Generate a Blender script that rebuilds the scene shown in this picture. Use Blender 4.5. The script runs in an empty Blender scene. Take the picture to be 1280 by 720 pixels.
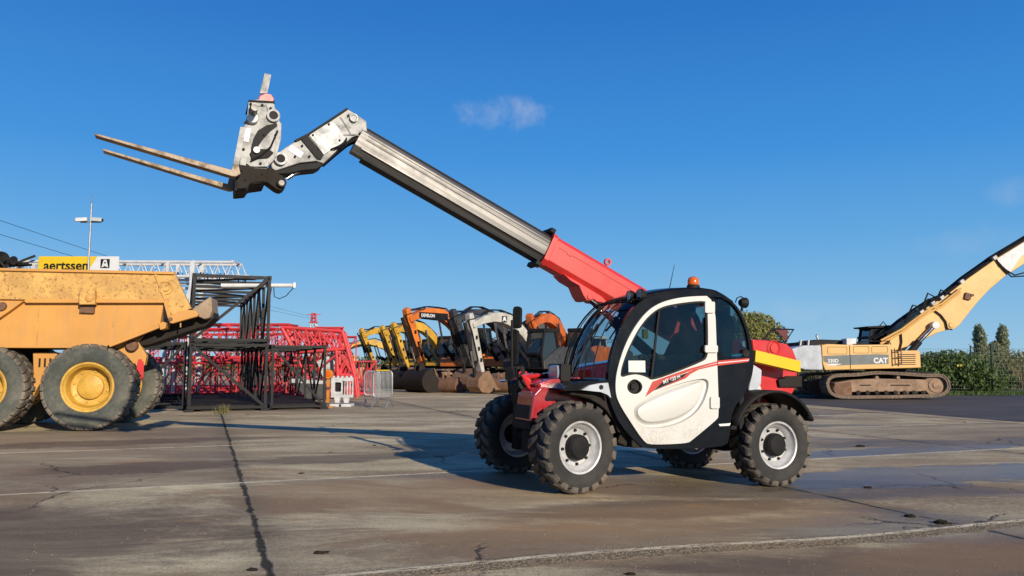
import bpy, bmesh, math, random
from mathutils import Vector, Matrix, Euler, noise
from mathutils.geometry import tessellate_polygon
random.seed(7)
R = math.radians
scene = bpy.context.scene
COL = scene.collection
CAM_H, PITCH, FPX = 1.20, math.atan(94/1000), 1000.0      # eye height, upward tilt, focal length in photo pixels

# ------------------------------------------------------------------ nodes / materials
class NT:
    def __init__(s, tree): s.t = tree
    def n(s, kind, **kw):
        nd = s.t.nodes.new(kind)
        for k, v in kw.items(): setattr(nd, k, v)
        return nd
    def link(s, a, b): s.t.links.new(a, b)
    def put(s, sock, v):
        if hasattr(v, 'is_output'): s.link(v, sock)
        else:
            if sock.type == 'RGBA' and hasattr(v, '__len__') and len(v) == 3: v = (*v, 1)
            sock.default_value = v
    def m(s, op, a, b=0.0, c=None, clamp=False):
        nd = s.n('ShaderNodeMath', operation=op, use_clamp=clamp)
        s.put(nd.inputs[0], a); s.put(nd.inputs[1], b)
        if c is not None: s.put(nd.inputs[2], c)
        return nd.outputs[0]
    def mix(s, f, a, b, blend='MIX'):
        nd = s.n('ShaderNodeMix', data_type='RGBA', blend_type=blend)
        s.put(nd.inputs[0], f); s.put(nd.inputs[6], a); s.put(nd.inputs[7], b)
        return nd.outputs[2]
    def noise(s, vec, scale, detail=4, rough=.55, dist=0, out=0):
        nd = s.n('ShaderNodeTexNoise')
        nd.inputs['Scale'].default_value = scale; nd.inputs['Detail'].default_value = detail
        nd.inputs['Roughness'].default_value = rough; nd.inputs['Distortion'].default_value = dist
        if vec is not None: s.link(vec, nd.inputs['Vector'])
        return nd.outputs[out]
    def ramp(s, v, lo, hi, a=0.0, b=1.0):
        nd = s.n('ShaderNodeMapRange'); nd.interpolation_type = 'SMOOTHSTEP'
        s.put(nd.inputs[0], v); nd.inputs[1].default_value = lo; nd.inputs[2].default_value = hi
        nd.inputs[3].default_value = a; nd.inputs[4].default_value = b
        return nd.outputs[0]
    def mapping(s, vec, scale=(1, 1, 1), rot=(0, 0, 0)):
        nd = s.n('ShaderNodeMapping'); s.link(vec, nd.inputs[0])
        nd.inputs['Scale'].default_value = scale; nd.inputs['Rotation'].default_value = rot
        return nd.outputs[0]

def new_mat(name):
    m = bpy.data.materials.new(name); m.use_nodes = True
    t = NT(m.node_tree); b = m.node_tree.nodes['Principled BSDF']
    return m, t, b

def paint(name, col, rough=.4, metal=0.0, dirt=(.16, .12, .08), amt=.25, scale=3.0, bump=.0, coat=0.0, rust=0.0, vary=.12, streak=False, spec=.5):
    """Painted or bare metal / plastic with wear: tonal drift, blotchy dirt, rust chips, uneven gloss."""
    m, t, b = new_mat(name)
    if max(col) > .3: col = tuple(c*.70 for c in col)
    if max(col) < .03: dirt = tuple(c*.35 for c in dirt); spec = min(spec, .18)
    tc = t.n('ShaderNodeTexCoord').outputs['Object']
    n1 = t.noise(tc, scale, 5, .6); n2 = t.noise(tc, scale*7, 4, .65, .6)
    dark = tuple(c*(1-vary*2) for c in col); lite = tuple(min(1, c*(1+vary)) for c in col)
    c = t.mix(t.ramp(n1, .3, .7), dark, lite)
    sv = t.mapping(tc, (9, 9, 1.2)) if streak else tc
    n3 = t.noise(sv, scale*1.7, 6, .7, .4)
    dm = t.m('MULTIPLY', t.ramp(n3, .42, .72), amt)
    c = t.mix(dm, c, dirt)
    if rust > 0:
        rm = t.m('MULTIPLY', t.ramp(n2, .60-.1*rust, .66), min(1, rust))
        c = t.mix(rm, c, (.17, .065, .025))
    t.link(c, b.inputs['Base Color'])
    rr = t.m('ADD', t.m('MULTIPLY', n1, .25), t.m('ADD', t.m('MULTIPLY', dm, .5), rough-.12), clamp=True)
    t.link(rr, b.inputs['Roughness'])
    b.inputs['Metallic'].default_value = metal
    b.inputs['Specular IOR Level'].default_value = spec
    b.inputs['Coat Weight'].default_value = coat
    b.inputs['Coat Roughness'].default_value = .12
    if bump:
        bp = t.n('ShaderNodeBump'); bp.inputs['Strength'].default_value = bump; bp.inputs['Distance'].default_value = .01
        t.link(n2, bp.inputs['Height']); t.link(bp.outputs[0], b.inputs['Normal'])
    return m

def glass(name, tint=(.25, .32, .33), rough=.02):
    m, t, b = new_mat(name)
    out = t.t.nodes['Material Output']
    tr = t.n('ShaderNodeBsdfTransparent'); tr.inputs[0].default_value = (*tint, 1)
    gl = t.n('ShaderNodeBsdfGlossy'); gl.inputs['Roughness'].default_value = rough
    fr = t.n('ShaderNodeFresnel'); fr.inputs[0].default_value = 1.5
    tc = t.n('ShaderNodeTexCoord').outputs['Object']
    dust = t.n('ShaderNodeBsdfDiffuse'); dust.inputs[0].default_value = (.3, .28, .25, 1)
    mx = t.n('ShaderNodeMixShader'); mx2 = t.n('ShaderNodeMixShader')
    t.link(fr.outputs[0], mx.inputs[0]); t.link(tr.outputs[0], mx.inputs[1]); t.link(gl.outputs[0], mx.inputs[2])
    t.link(t.m('MULTIPLY', t.ramp(t.noise(tc, 3.5, 5, .7), .4, .75), .012), mx2.inputs[0])
    t.link(mx.outputs[0], mx2.inputs[1]); t.link(dust.outputs[0], mx2.inputs[2])
    t.link(mx2.outputs[0], out.inputs[0])
    return m

def rubber(name, col=(.022, .021, .02), dust=(.17, .14, .11), amt=.5):
    m, t, b = new_mat(name)
    tc = t.n('ShaderNodeTexCoord').outputs['Object']
    n1 = t.noise(tc, 2.2, 4, .6); n2 = t.noise(tc, 14, 5, .7)
    f = t.m('MULTIPLY', t.ramp(t.m('ADD', t.m('MULTIPLY', n1, .6), t.m('MULTIPLY', n2, .4)), .35, .68), amt)
    t.link(t.mix(f, col, dust), b.inputs['Base Color'])
    b.inputs['Roughness'].default_value = .82
    bp = t.n('ShaderNodeBump'); bp.inputs['Strength'].default_value = .35; bp.inputs['Distance'].default_value = .006
    t.link(t.noise(tc, 40, 4, .7), bp.inputs['Height']); t.link(bp.outputs[0], b.inputs['Normal'])
    return m

M = {}
M['red'] = paint('red paint', (.72, .028, .03), .34, amt=.16, coat=.25, vary=.08)
M['dark_red'] = paint('dark red mesh', (.09, .008, .01), .5, amt=.1)
M['shaded_red'] = paint('glossy red with shade painted in', (.50, .016, .03), .22, amt=.25, coat=.8, vary=.12)  # darker copy of the red paint, with the hood's shade put into it
M['boom_red'] = paint('sun faded red boom paint', (.80, .038, .032), .42, amt=.22, vary=.07, coat=.1)
def door_white():
    m, t, b = new_mat('off white door plastic with road film'); tc = t.n('ShaderNodeTexCoord').outputs['Object']
    z = t.n('ShaderNodeSeparateXYZ'); t.link(tc, z.inputs[0])
    n1 = t.noise(tc, 2.5, 6, .7); n2 = t.noise(t.mapping(tc, (14, 14, 2)), 3, 5, .7); n3 = t.noise(tc, 60, 3, .8)
    c = t.mix(t.ramp(n1, .3, .75), (.50, .49, .46), (.53, .52, .485))
    splash = t.m('MULTIPLY', t.ramp(z.outputs[2], .95, .42), t.ramp(t.m('ADD', t.m('MULTIPLY', n1, .6), t.m('MULTIPLY', n3, .4)), .42, .60))
    c = t.mix(t.m('MULTIPLY', splash, .55), c, (.24, .19, .13))
    c = t.mix(t.m('MULTIPLY', t.ramp(n2, .60, .75), .18), c, (.22, .20, .17))
    t.link(c, b.inputs['Base Color']); t.link(t.m('ADD', .34, t.m('MULTIPLY', n1, .3)), b.inputs['Roughness'])
    bp = t.n('ShaderNodeBump'); bp.inputs['Strength'].default_value = .06; bp.inputs['Distance'].default_value = .01; t.link(n1, bp.inputs['Height']); t.link(bp.outputs[0], b.inputs['Normal'])
    return m
M['white'] = door_white()
M['black'] = paint('black gloss paint', (.0045, .005, .0065), .25, amt=.04, coat=.05, vary=.1)
M['matt_black'] = paint('black matt plastic', (.010, .010, .011), .6, amt=.25, vary=.1)
M['dark_dirty'] = paint('oily dirty underbody steel', (.02, .017, .015), .7, dirt=(.09, .06, .04), amt=.6, bump=.3)
BOOM_ROT = R(24)
def boom_steel():
    m, t, b = new_mat('greasy ground boom steel'); tc = t.n('ShaderNodeTexCoord').outputs['Object']
    rt = t.mapping(tc, (1, 1, 1), (0, BOOM_ROT, 0)); st = t.mapping(rt, (.35, 16, 16)); n1 = t.noise(st, 1.5, 5, .65, .2); n2 = t.noise(tc, 3, 4, .6)
    c = t.mix(t.ramp(n1, .35, .68), (.075, .072, .07), (.19, .18, .17)); c = t.mix(t.m('MULTIPLY', t.ramp(n2, .5, .75), .35), c, (.04, .038, .035))
    t.link(c, b.inputs['Base Color']); b.inputs['Metallic'].default_value = .45
    t.link(t.m('ADD', .28, t.m('MULTIPLY', n2, .35)), b.inputs['Roughness']); return m
M['steel'] = boom_steel()
M['grey_paint'] = paint('worn pale grey paint', (.47, .47, .46), .5, dirt=(.09, .08, .07), amt=.7, rust=.25, bump=.15)
M['pale_paint'] = paint('white grey scuffed paint', (.62, .63, .63), .45, dirt=(.12, .11, .10), amt=.6, rust=.1, bump=.1, scale=5)
M['fork'] = paint('rubbed brown fork steel', (.31, .235, .165), .5, metal=.35, dirt=(.08, .05, .03), amt=.6, scale=5, bump=.2)
M['chrome'] = paint('cylinder chrome', (.8, .8, .8), .18, metal=1, amt=.1)
M['silver'] = paint('silver rim paint', (.66, .66, .66), .4, metal=.15, dirt=(.2, .17, .14), amt=.35, scale=8)
M['tyre'] = rubber('dusty black rubber', (.011, .011, .011), (.065, .055, .045), .4)
M['tread'] = rubber('muddy tread rubber', (.02, .018, .016), (.15, .12, .09), .85)
M['glass'] = glass('tinted cab glass', (.46, .56, .56))
M['windscreen'] = glass('windscreen glass', (.42, .55, .62))
M['yellow'] = paint('bright yellow paint', (.90, .60, .01), .4, amt=.06, vary=.03)
M['decal_red'] = paint('red stripe film', (.62, .05, .03), .35, amt=.1)
M['decal_black'] = paint('black film', (.012, .012, .012), .35, amt=.05)
M['decal_white'] = paint('white film', (.8, .8, .8), .45, amt=.03, vary=.02)
M['sticker'] = paint('paper sticker', (.75, .78, .74), .6, amt=.05, vary=.02)
M['blue'] = paint('blue plastic', (.04, .30, .62), .5, amt=.1)
M['lamp_glass'] = paint('lamp lens', (.45, .48, .50), .15, amt=.1, coat=.6)
m_, t_, b_ = new_mat('amber lens'); M['amber'] = m_
b_.inputs['Base Color'].default_value = (.85, .16, .01, 1); b_.inputs['Roughness'].default_value = .15
b_.inputs['Transmission Weight'].default_value = .35
M['skin'] = paint('skin', (.35, .19, .13), .5, amt=.05, vary=.04)
M['hair'] = paint('dark hair', (.02, .014, .01), .7, amt=.05)
M['jacket'] = paint('dark work jacket', (.02, .022, .028), .85, amt=.15, scale=8)
M['seat'] = paint('black seat fabric', (.02, .02, .02), .9, amt=.1)
# yard machines
M['t_yellow'] = paint('hauler yellow paint', (.78, .37, .075), .5, dirt=(.34, .20, .10), amt=.35, scale=.9, vary=.06, streak=True)
M['t_rusty'] = paint('sun bleached rust speckled yellow', (.80, .46, .12), .6, dirt=(.30, .15, .06), amt=.5, scale=2.4, rust=.75, vary=.1, bump=.15)
M['t_rim'] = paint('yellow wheel rim', (.78, .45, .06), .5, dirt=(.3, .17, .06), amt=.4, scale=4, rust=.3)
M['t_lip'] = paint('worn tail plate', (.42, .30, .19), .6, dirt=(.2, .12, .07), amt=.6, scale=3, rust=.4)
M['t_tyre'] = rubber('dusty hauler tyre', (.040, .047, .040), (.16, .15, .12), .65)
M['t_tread'] = rubber('dusty hauler tread', (.06, .05, .04), (.24, .20, .145), .9)
M['exc_yellow'] = paint('excavator yellow', (.86, .49, .14), .45, dirt=(.35, .2, .1), amt=.2, scale=1.0, vary=.05)
M['row_yellow'] = paint('row excavator yellow', (.78, .44, .04), .5, dirt=(.2, .12, .05), amt=.4, scale=1.5, rust=.15)
M['row_orange'] = paint('row excavator orange', (.85, .22, .025), .45, dirt=(.3, .12, .05), amt=.3, scale=1.5, rust=.1)
M['row_orange2'] = paint('deep orange paint', (.78, .16, .02), .5, dirt=(.25, .09, .04), amt=.4, scale=1.5, rust=.2)
M['row_grey'] = paint('charcoal machine paint', (.032, .034, .037), .5, dirt=(.09, .075, .06), amt=.4, scale=2)
M['row_white'] = paint('off white machine paint', (.62, .60, .54), .5, dirt=(.25, .2, .14), amt=.5, scale=2, rust=.2)
M['cw_grey'] = paint('pale blue grey counterweight', (.56, .60, .66), .5, amt=.15)
M['stripe_grey'] = paint('dark grey side stripe', (.10, .12, .12), .5, amt=.2)
M['rusty'] = paint('rusty steel', (.17, .085, .05), .75, dirt=(.10, .06, .04), amt=.7, scale=3, bump=.4, rust=.7)
M['bucket'] = paint('polished bucket steel', (.42, .26, .15), .45, metal=.4, dirt=(.15, .07, .04), amt=.6, scale=3, rust=.5)
M['track'] = paint('dusty track steel', (.12, .085, .06), .75, dirt=(.27, .19, .13), amt=.7, scale=3, bump=.4, rust=.3)
M['track_frame'] = paint('mud coated track frame', (.28, .18, .115), .8, dirt=(.13, .08, .05), amt=.6, scale=2.5, bump=.4)
M['lat_black'] = paint('black lattice paint', (.006, .0065, .008), .45, dirt=(.10, .09, .08), amt=.25, scale=2)
M['lat_red'] = paint('crane red paint', (.80, .04, .05), .5, dirt=(.25, .07, .06), amt=.6, scale=1.2, vary=.12, rust=.1)
M['lat_white'] = paint('crane white paint', (.74, .75, .76), .45, amt=.2, vary=.04)
M['galv'] = paint('galvanised steel', (.42, .44, .46), .45, metal=.6, amt=.2)
M['fence_green'] = paint('green coated fence wire', (.02, .045, .03), .5, amt=.2)
M['plastic_white'] = paint('white road barrier plastic', (.72, .73, .74), .55, amt=.25, scale=5)
M['orange_pl'] = paint('orange plastic', (.75, .26, .02), .5, amt=.25, scale=6)
M['dark_wood'] = paint('weathered timber', (.10, .07, .05), .85, amt=.4)

# ------------------------------------------------------------------ geometry helpers
class G:
    def __init__(s): s.bm = bmesh.new()
    def box(s, c, d, rot=None, taper=1.0):
        vs = []
        for z in (-1, 1):
            k = taper if z > 0 else 1
            for x, y in ((-1, -1), (1, -1), (1, 1), (-1, 1)):
                v = Vector((x*d[0]/2*k, y*d[1]/2*k, z*d[2]/2))
                if rot is not None: v = rot @ v
                vs.append(s.bm.verts.new(v + Vector(c)))
        for f in ((3, 2, 1, 0), (4, 5, 6, 7), (0, 1, 5, 4), (1, 2, 6, 5), (2, 3, 7, 6), (3, 0, 4, 7)):
            s.bm.faces.new([vs[i] for i in f])
        return s
    def prism(s, loops, y0, y1, shear=0.0):
        """XZ outline (first loop) with holes, extruded along y; shear leans it inward with height."""
        if not hasattr(loops[0][0], '__len__'): loops = [loops]
        P3 = [[Vector((p[0], p[1], 0)) for p in lp] for lp in loops]
        tris = tessellate_polygon(P3)
        flat = [p for lp in P3 for p in lp]
        rows = []
        for y in (y0, y1):
            rows.append([s.bm.verts.new((p.x, y - shear*p.y, p.y)) for p in flat])
        for tr in tris:
            a, b, c = (flat[i] for i in tr)
            if ((b-a).cross(c-a)).length < 1e-9: continue
            try:
                s.bm.faces.new([rows[0][i] for i in tr]); s.bm.faces.new([rows[1][i] for i in reversed(tr)])
            except ValueError: pass
        k = 0
        for lp in P3:
            n = len(lp)
            for i in range(n):
                j = (i+1) % n
                try: s.bm.faces.new((rows[0][k+i], rows[0][k+j], rows[1][k+j], rows[1][k+i]))
                except ValueError: pass
            k += n
        return s
    def tube(s, pts, r, n=8, cap=True):
        pts = [Vector(p) for p in pts]; rings = []
        rr = r if hasattr(r, '__len__') else [r]*len(pts)
        up = None
        for i, p in enumerate(pts):
            d = (pts[min(i+1, len(pts)-1)] - pts[max(i-1, 0)]).normalized()
            if up is None:
                up = Vector((0, 0, 1)) if abs(d.z) < .9 else Vector((1, 0, 0))
            a = d.cross(up).normalized(); b = a.cross(d).normalized(); up = b
            rings.append([s.bm.verts.new(p + (a*math.cos(2*math.pi*k/n) + b*math.sin(2*math.pi*k/n))*rr[i]) for k in range(n)])
        for q in range(len(rings)-1):
            for k in range(n):
                s.bm.faces.new((rings[q][k], rings[q][(k+1) % n], rings[q+1][(k+1) % n], rings[q+1][k]))
        if cap:
            s.bm.faces.new(rings[0]); s.bm.faces.new(list(reversed(rings[-1])))
        return s
    def bar(s, a, b, w, h=None):
        a, b = Vector(a), Vector(b); d = b - a
        q = d.to_track_quat('Y', 'Z').to_matrix()
        return s.box((a+b)/2, (w, d.length, h or w), q)
    def lathe(s, prof, n=32, axis='Y', c=(0, 0, 0), cap=False):
        """prof: list of (radius, position along the axis)"""
        rings = []
        for r, y in prof:
            ring = []
            for k in range(n):
                a = 2*math.pi*k/n
                if axis == 'Y': v = (r*math.cos(a), y, r*math.sin(a))
                elif axis == 'Z': v = (r*math.cos(a), r*math.sin(a), y)
                else: v = (y, r*math.cos(a), r*math.sin(a))
                ring.append(s.bm.verts.new(Vector(v) + Vector(c)))
            rings.append(ring)
        for q in range(len(rings)-1):
            for k in range(n):
                s.bm.faces.new((rings[q][k], rings[q][(k+1) % n], rings[q+1][(k+1) % n], rings[q+1][k]))
        if cap: s.bm.faces.new(rings[0]); s.bm.faces.new(list(reversed(rings[-1])))
        return s
    def cyl(s, a, b, r, n=20): return s.tube([a, b], r, n)
    def grid(s, fn, nu, nv):
        vs = [[s.bm.verts.new(fn(i/nu, j/nv)) for j in range(nv+1)] for i in range(nu+1)]
        for i in range(nu):
            for j in range(nv):
                s.bm.faces.new((vs[i][j], vs[i+1][j], vs[i+1][j+1], vs[i][j+1]))
        return s
    def build(s, name, mat, parent=None, bevel=0.0, smooth=None, loc=None, rot=None):
        bmesh.ops.recalc_face_normals(s.bm, faces=s.bm.faces)
        me = bpy.data.meshes.new(name); s.bm.to_mesh(me); s.bm.free()
        me.materials.append(mat)
        o = bpy.data.objects.new(name, me); COL.objects.link(o)
        if parent: o.parent = parent
        if loc is not None: o.location = loc
        if rot is not None: o.rotation_euler = rot
        sm = smooth if smooth is not None else bevel > 0
        if sm:
            me.polygons.foreach_set('use_smooth', [True]*len(me.polygons))
            me.set_sharp_from_angle(angle=R(38))
        if bevel:
            md = o.modifiers.new('Bevel', 'BEVEL'); md.width = bevel; md.segments = 2; md.limit_method = 'ANGLE'
            md.angle_limit = R(35); md.harden_normals = True
        return o

def tag(o, label, cat, group=None, kind=None):
    if kind: o['kind'] = kind
    if label: o['label'] = label
    if cat: o['category'] = cat
    if group: o['group'] = group
    return o
def thing(name, label, cat, loc=(0, 0, 0), rot=(0, 0, 0), group=None):
    o = bpy.data.objects.new(name, None); COL.objects.link(o)
    o.location = loc; o.rotation_euler = rot; o.empty_display_size = .2
    return tag(o, label, cat, group)
def dup(o, parent=None):
    c = o.copy(); COL.objects.link(c)
    if parent: c.parent = parent
    for ch in list(o.children): dup(ch, c)
    return c

def text(body, size, mat, parent, origin, right, up, name='lettering', thick=.003, bold=0.0, align='LEFT'):
    """Lettering as its own thin mesh; origin, right and up are in the parent's space."""
    cu = bpy.data.curves.new('t', 'FONT'); cu.body = body; cu.size = size; cu.extrude = thick/2; cu.offset = bold; cu.align_x = align
    tmp = bpy.data.objects.new('t', cu); COL.objects.link(tmp)
    bpy.context.view_layer.update()
    me = bpy.data.meshes.new_from_object(tmp.evaluated_get(bpy.context.evaluated_depsgraph_get()))
    bpy.data.objects.remove(tmp)
    r, u = Vector(right).normalized(), Vector(up).normalized(); n = r.cross(u).normalized(); u = n.cross(r)
    mt = Matrix((r, u, n)).transposed().to_4x4(); mt.translation = Vector(origin) + n*thick/2
    me.transform(mt); me.materials.clear(); me.materials.append(mat); me.name = name
    o = bpy.data.objects.new(name, me); COL.objects.link(o); o.parent = parent
    return o

class Frame:
    """A measuring frame: turns a sight line of the survey photo into a point on a real plane of a machine."""
    def __init__(s, loc, rot):
        s.M = Matrix.Translation(loc) @ Euler(rot).to_matrix().to_4x4(); s.I = s.M.inverted()
    def at(s, u, v, y, k=0.0):
        d = Vector(((u-640)/FPX, math.cos(PITCH) - (360-v)/FPX*math.sin(PITCH), math.sin(PITCH) + (360-v)/FPX*math.cos(PITCH)))
        o = s.I @ Vector((0, 0, CAM_H)); d = s.I.to_3x3() @ d
        t = (y - o.y - k*o.z)/(d.y + k*d.z)
        p = o + d*t
        return (p.x, p.z)
    def pts(s, lst, y, k=0.0): return [s.at(u, v, y, k) for u, v in lst]
def ground_at(u, v):
    d = CAM_H/((v-360)/FPX*math.cos(PITCH) - math.sin(PITCH))
    dy = math.cos(PITCH) - (360-v)/FPX*math.sin(PITCH)
    return ((u-640)/FPX*d, dy*d)
def gz(x, y=0):
    t = max(0, min(1, (x-.2)/2.6)); return -.065*t*t*(3-2*t)

def smooth_loop(pts, n=3):
    """Chaikin corner cutting for rounded outlines"""
    for _ in range(n):
        q = []
        for i in range(len(pts)):
            a, b = pts[i], pts[(i+1) % len(pts)]
            q.append((a[0]*.75+b[0]*.25, a[1]*.75+b[1]*.25)); q.append((a[0]*.25+b[0]*.75, a[1]*.25+b[1]*.75))
        pts = q
    return pts
def round_poly(pts, r, n=4):
    """Round each corner of a closed 2D outline with radius-ish r"""
    out = []
    N = len(pts)
    for i in range(N):
        p = Vector(pts[i]); a = Vector(pts[i-1]) - p; b = Vector(pts[(i+1) % N]) - p
        ra = min(r, a.length*.45); rb = min(r, b.length*.45)
        A = p + a.normalized()*ra; B = p + b.normalized()*rb
        for k in range(n+1):
            t = k/n
            q = A*(1-t)**2 + p*2*t*(1-t) + B*t*t
            out.append((q.x, q.y))
    return out

def wheel(parent, loc, rot, Rt, W, rim_r, hub_r, tyre_mat, tread_mat, rim_mat, hub_mat, nl, lug_h, style='lug', side=1, name='wheel', dish=.05):
    """wheel (hub and bolts) > tyre, rim ; outer side is +y*side"""
    g = G(); s = side
    g.lathe([(.001, s*(dish+.075)), (hub_r*.8, s*(dish+.075)), (hub_r, s*(dish+.05)), (hub_r*1.02, s*dish-s*.02), (rim_r*.8, s*(dish-.03)-s*.01)], 24)
    for k in range(8):
        a = 2*math.pi*k/8 + .2; q = (hub_r + rim_r*.80)/2
        g.cyl((q*math.cos(a), s*(dish-.02), q*math.sin(a)), (q*math.cos(a), s*(dish+.012), q*math.sin(a)), rim_r*.06, 6)
    w = g.build(name, hub_mat, parent, .004, True, loc, rot)
    g = G()
    yo = W*.42
    g.lathe([(hub_r*.95, s*(dish-.015)), (rim_r*.70, s*(dish-.01)), (rim_r*.76, s*(dish+.012)), (rim_r*.84, s*(yo-.05)), (rim_r*.9, s*(yo-.03)), (rim_r*.93, s*(yo-.005)), (rim_r, s*(yo)), (rim_r*1.03, s*(yo-.012)), (rim_r*.98, s*(yo-.05)), (rim_r*.9, 0), (rim_r*.98, -s*(yo-.03)), (rim_r*1.02, -s*yo), (rim_r*.93, -s*(yo-.01)), (rim_r*.86, -s*(yo-.06)), (rim_r*.8, 0), (hub_r*.9, s*(dish-.04))], 48)
    g.build('rim', rim_mat, w, 0, True)
    g = G(); h = W/2
    rb = Rt - lug_h
    prof = [(rim_r*1.0, -h*.80), (rim_r*1.06, -h*.9), (rim_r+(rb-rim_r)*.35, -h*1.0), (rim_r+(rb-rim_r)*.7, -h*1.02), (rb-.03*Rt, -h*.94), (rb-.004*Rt, -h*.8), (rb, -h*.4), (rb+.004, 0)]
    prof = prof + [(r, -y) for r, y in reversed(prof[:-1])]
    g.lathe(prof, 64)
    ty = g.build('tyre', tyre_mat, w, 0, True)
    g = G()
    for k in range(nl):
        for sd in (-1, 1):
            a0 = 2*math.pi*(k + (.5 if sd > 0 else 0))/nl
            if style == 'lug':
                # a chevron bar: shoulder block hooking down the sidewall, running in toward the centre line
                stn = [(h*.99, rb-.075*Rt, 0.0, .50), (h*1.015, rb-.01*Rt, .02, .58), (h*.98, Rt-.03*Rt, .05, .62), (h*.84, Rt, .10, .62), (h*.45, Rt+.002, .34, .44), (h*.06, Rt-.004, .62, .38)]
            else:
                stn = [(h*.99, rb-.035*Rt, 0.0, .80), (h*.96, Rt-.022*Rt, .03, .82), (h*.80, Rt, .06, .80), (h*.45, Rt, .20, .55), (h*.08, Rt-.004, .32, .5)]
            pitch = 2*math.pi/nl; rows = []
            for (yy, rr, skew, wd) in stn:
                ac = a0 + skew*pitch*1.0; hw = wd*pitch/2
                jit = random.uniform(-.03, .03)*lug_h
                low = min(rr - .2*lug_h, rb-.006) if rr > rb else rr-.02
                rows.append([g.bm.verts.new(((q)*math.cos(aa), sd*yy*(1 if q > low else .96), q*math.sin(aa))) for (q, aa) in ((low, ac-hw*1.15), (rr+jit, ac-hw), (rr+jit, ac+hw), (low, ac+hw*1.15))])
            for i in range(len(rows)-1):
                for j in range(4):
                    g.bm.faces.new((rows[i][j], rows[i][(j+1) % 4], rows[i+1][(j+1) % 4], rows[i+1][j]))
            g.bm.faces.new(rows[0]); g.bm.faces.new(list(reversed(rows[-1])))
    g.build('tread', tread_mat, w, .004 if Rt < .6 else .01, False)
    return w
# ================================================================== TELEHANDLER
TL, TR = Vector((.28, 8.33, 0)), (0, R(-1.6), R(202))
F = Frame(TL, TR)
tele = thing('telehandler', 'red and white telescopic handler with raised grey boom and two forks, parked in mid yard', 'telehandler', TL, TR)
TW = .425
for (x, y, st, sd) in ((0, .755, 10, 1), (0, -.755, 10, -1), (-2.3, .755, 0, 1), (-2.3, -.755, 0, -1)):
    wheel(tele, (x, y, TW-.005), (0, R(random.uniform(0, 50)), R(st)), TW, .30, .243, .118, M['tyre'], M['tread'], M['silver'], M['matt_black'], 20, .030, side=sd)

YC, K = .925, .06                                    # cab side plane and its inward lean
s3 = lambda lst: [(760+a/3.275, 350+b/3.275) for a, b in lst]
ring = [(909, 371), (920, 379), (929, 391), (936, 408), (940, 424), (943, 438), (944, 456), (941, 474), (932, 494), (916, 514), (914, 546), (909, 560), (812, 562), (800, 557), (777, 532), (766, 508), (762, 494), (761, 478), (763, 455), (769, 430), (779, 405), (791, 387), (804, 374.5), (821, 368), (850, 363), (880, 362), (897, 364.5)]
door = s3([(437, 65), (446, 300), (455, 556), (445, 572), (345, 655), (325, 669), (175, 675), (148, 663), (95, 585), (45, 505), (31, 460), (32, 400), (45, 340), (70, 265), (110, 190), (160, 127), (215, 92), (280, 74), (350, 66)])
win = s3([(400, 83), (408, 100), (411, 290), (404, 322), (385, 335), (280, 378), (180, 413), (160, 398), (122, 386), (92, 388), (51, 401), (52, 370), (64, 330), (85, 275), (124, 200), (166, 146), (215, 110), (290, 94)])
rwin = s3([(446, 70), (480, 78), (515, 100), (545, 140), (566, 195), (580, 255), (583, 312), (452, 327)])
P = lambda l, k=K, y=YC: F.pts(l, y, k)
ringL, doorL, winL, rwinL = P(ring), smooth_loop(P(door), 2), smooth_loop(P(win), 2), smooth_loop(P(rwin), 2)
ringS = smooth_loop(ringL, 2)
def inset(loop, d):
    c = [sum(p[i] for p in loop)/len(loop) for i in (0, 1)]; out = []
    N = len(loop); area = sum(loop[i][0]*loop[(i+1) % N][1]-loop[(i+1) % N][0]*loop[i][1] for i in range(N))
    sg = 1 if area > 0 else -1
    for i in range(N):
        a, p, b = Vector(loop[i-1]), Vector(loop[i]), Vector(loop[(i+1) % N])
        n1 = Vector((-(p-a).y, (p-a).x)).normalized(); n2 = Vector((-(b-p).y, (b-p).x)).normalized()
        n = (n1+n2)
        n = n.normalized()*min(1.6, 1/max(.5, n.length/2)); q = p + n*d*sg
        out.append((q.x, q.y))
    return out
# near side cab shell: black rolled frame around the door and the quarter window
cab = G().prism([ringS, inset(doorL, .018), inset(rwinL, -.004)], YC-.075, YC-.02, K).build('cab_frame', M['black'], tele, .012)
cab['label'] = 'glossy black rounded cab frame'
# far side frame, roof, floor and pillars join the two sides
Yf = -.02
farring = [(x+.02, z) for x, z in ringL]
roofpts = [p for p in ringL if p[1] > 1.75]
G().prism([farring, inset(farring, .06)], Yf-.03, Yf+.02, -.04).build('far_frame', M['matt_black'], tele, .01)
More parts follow.
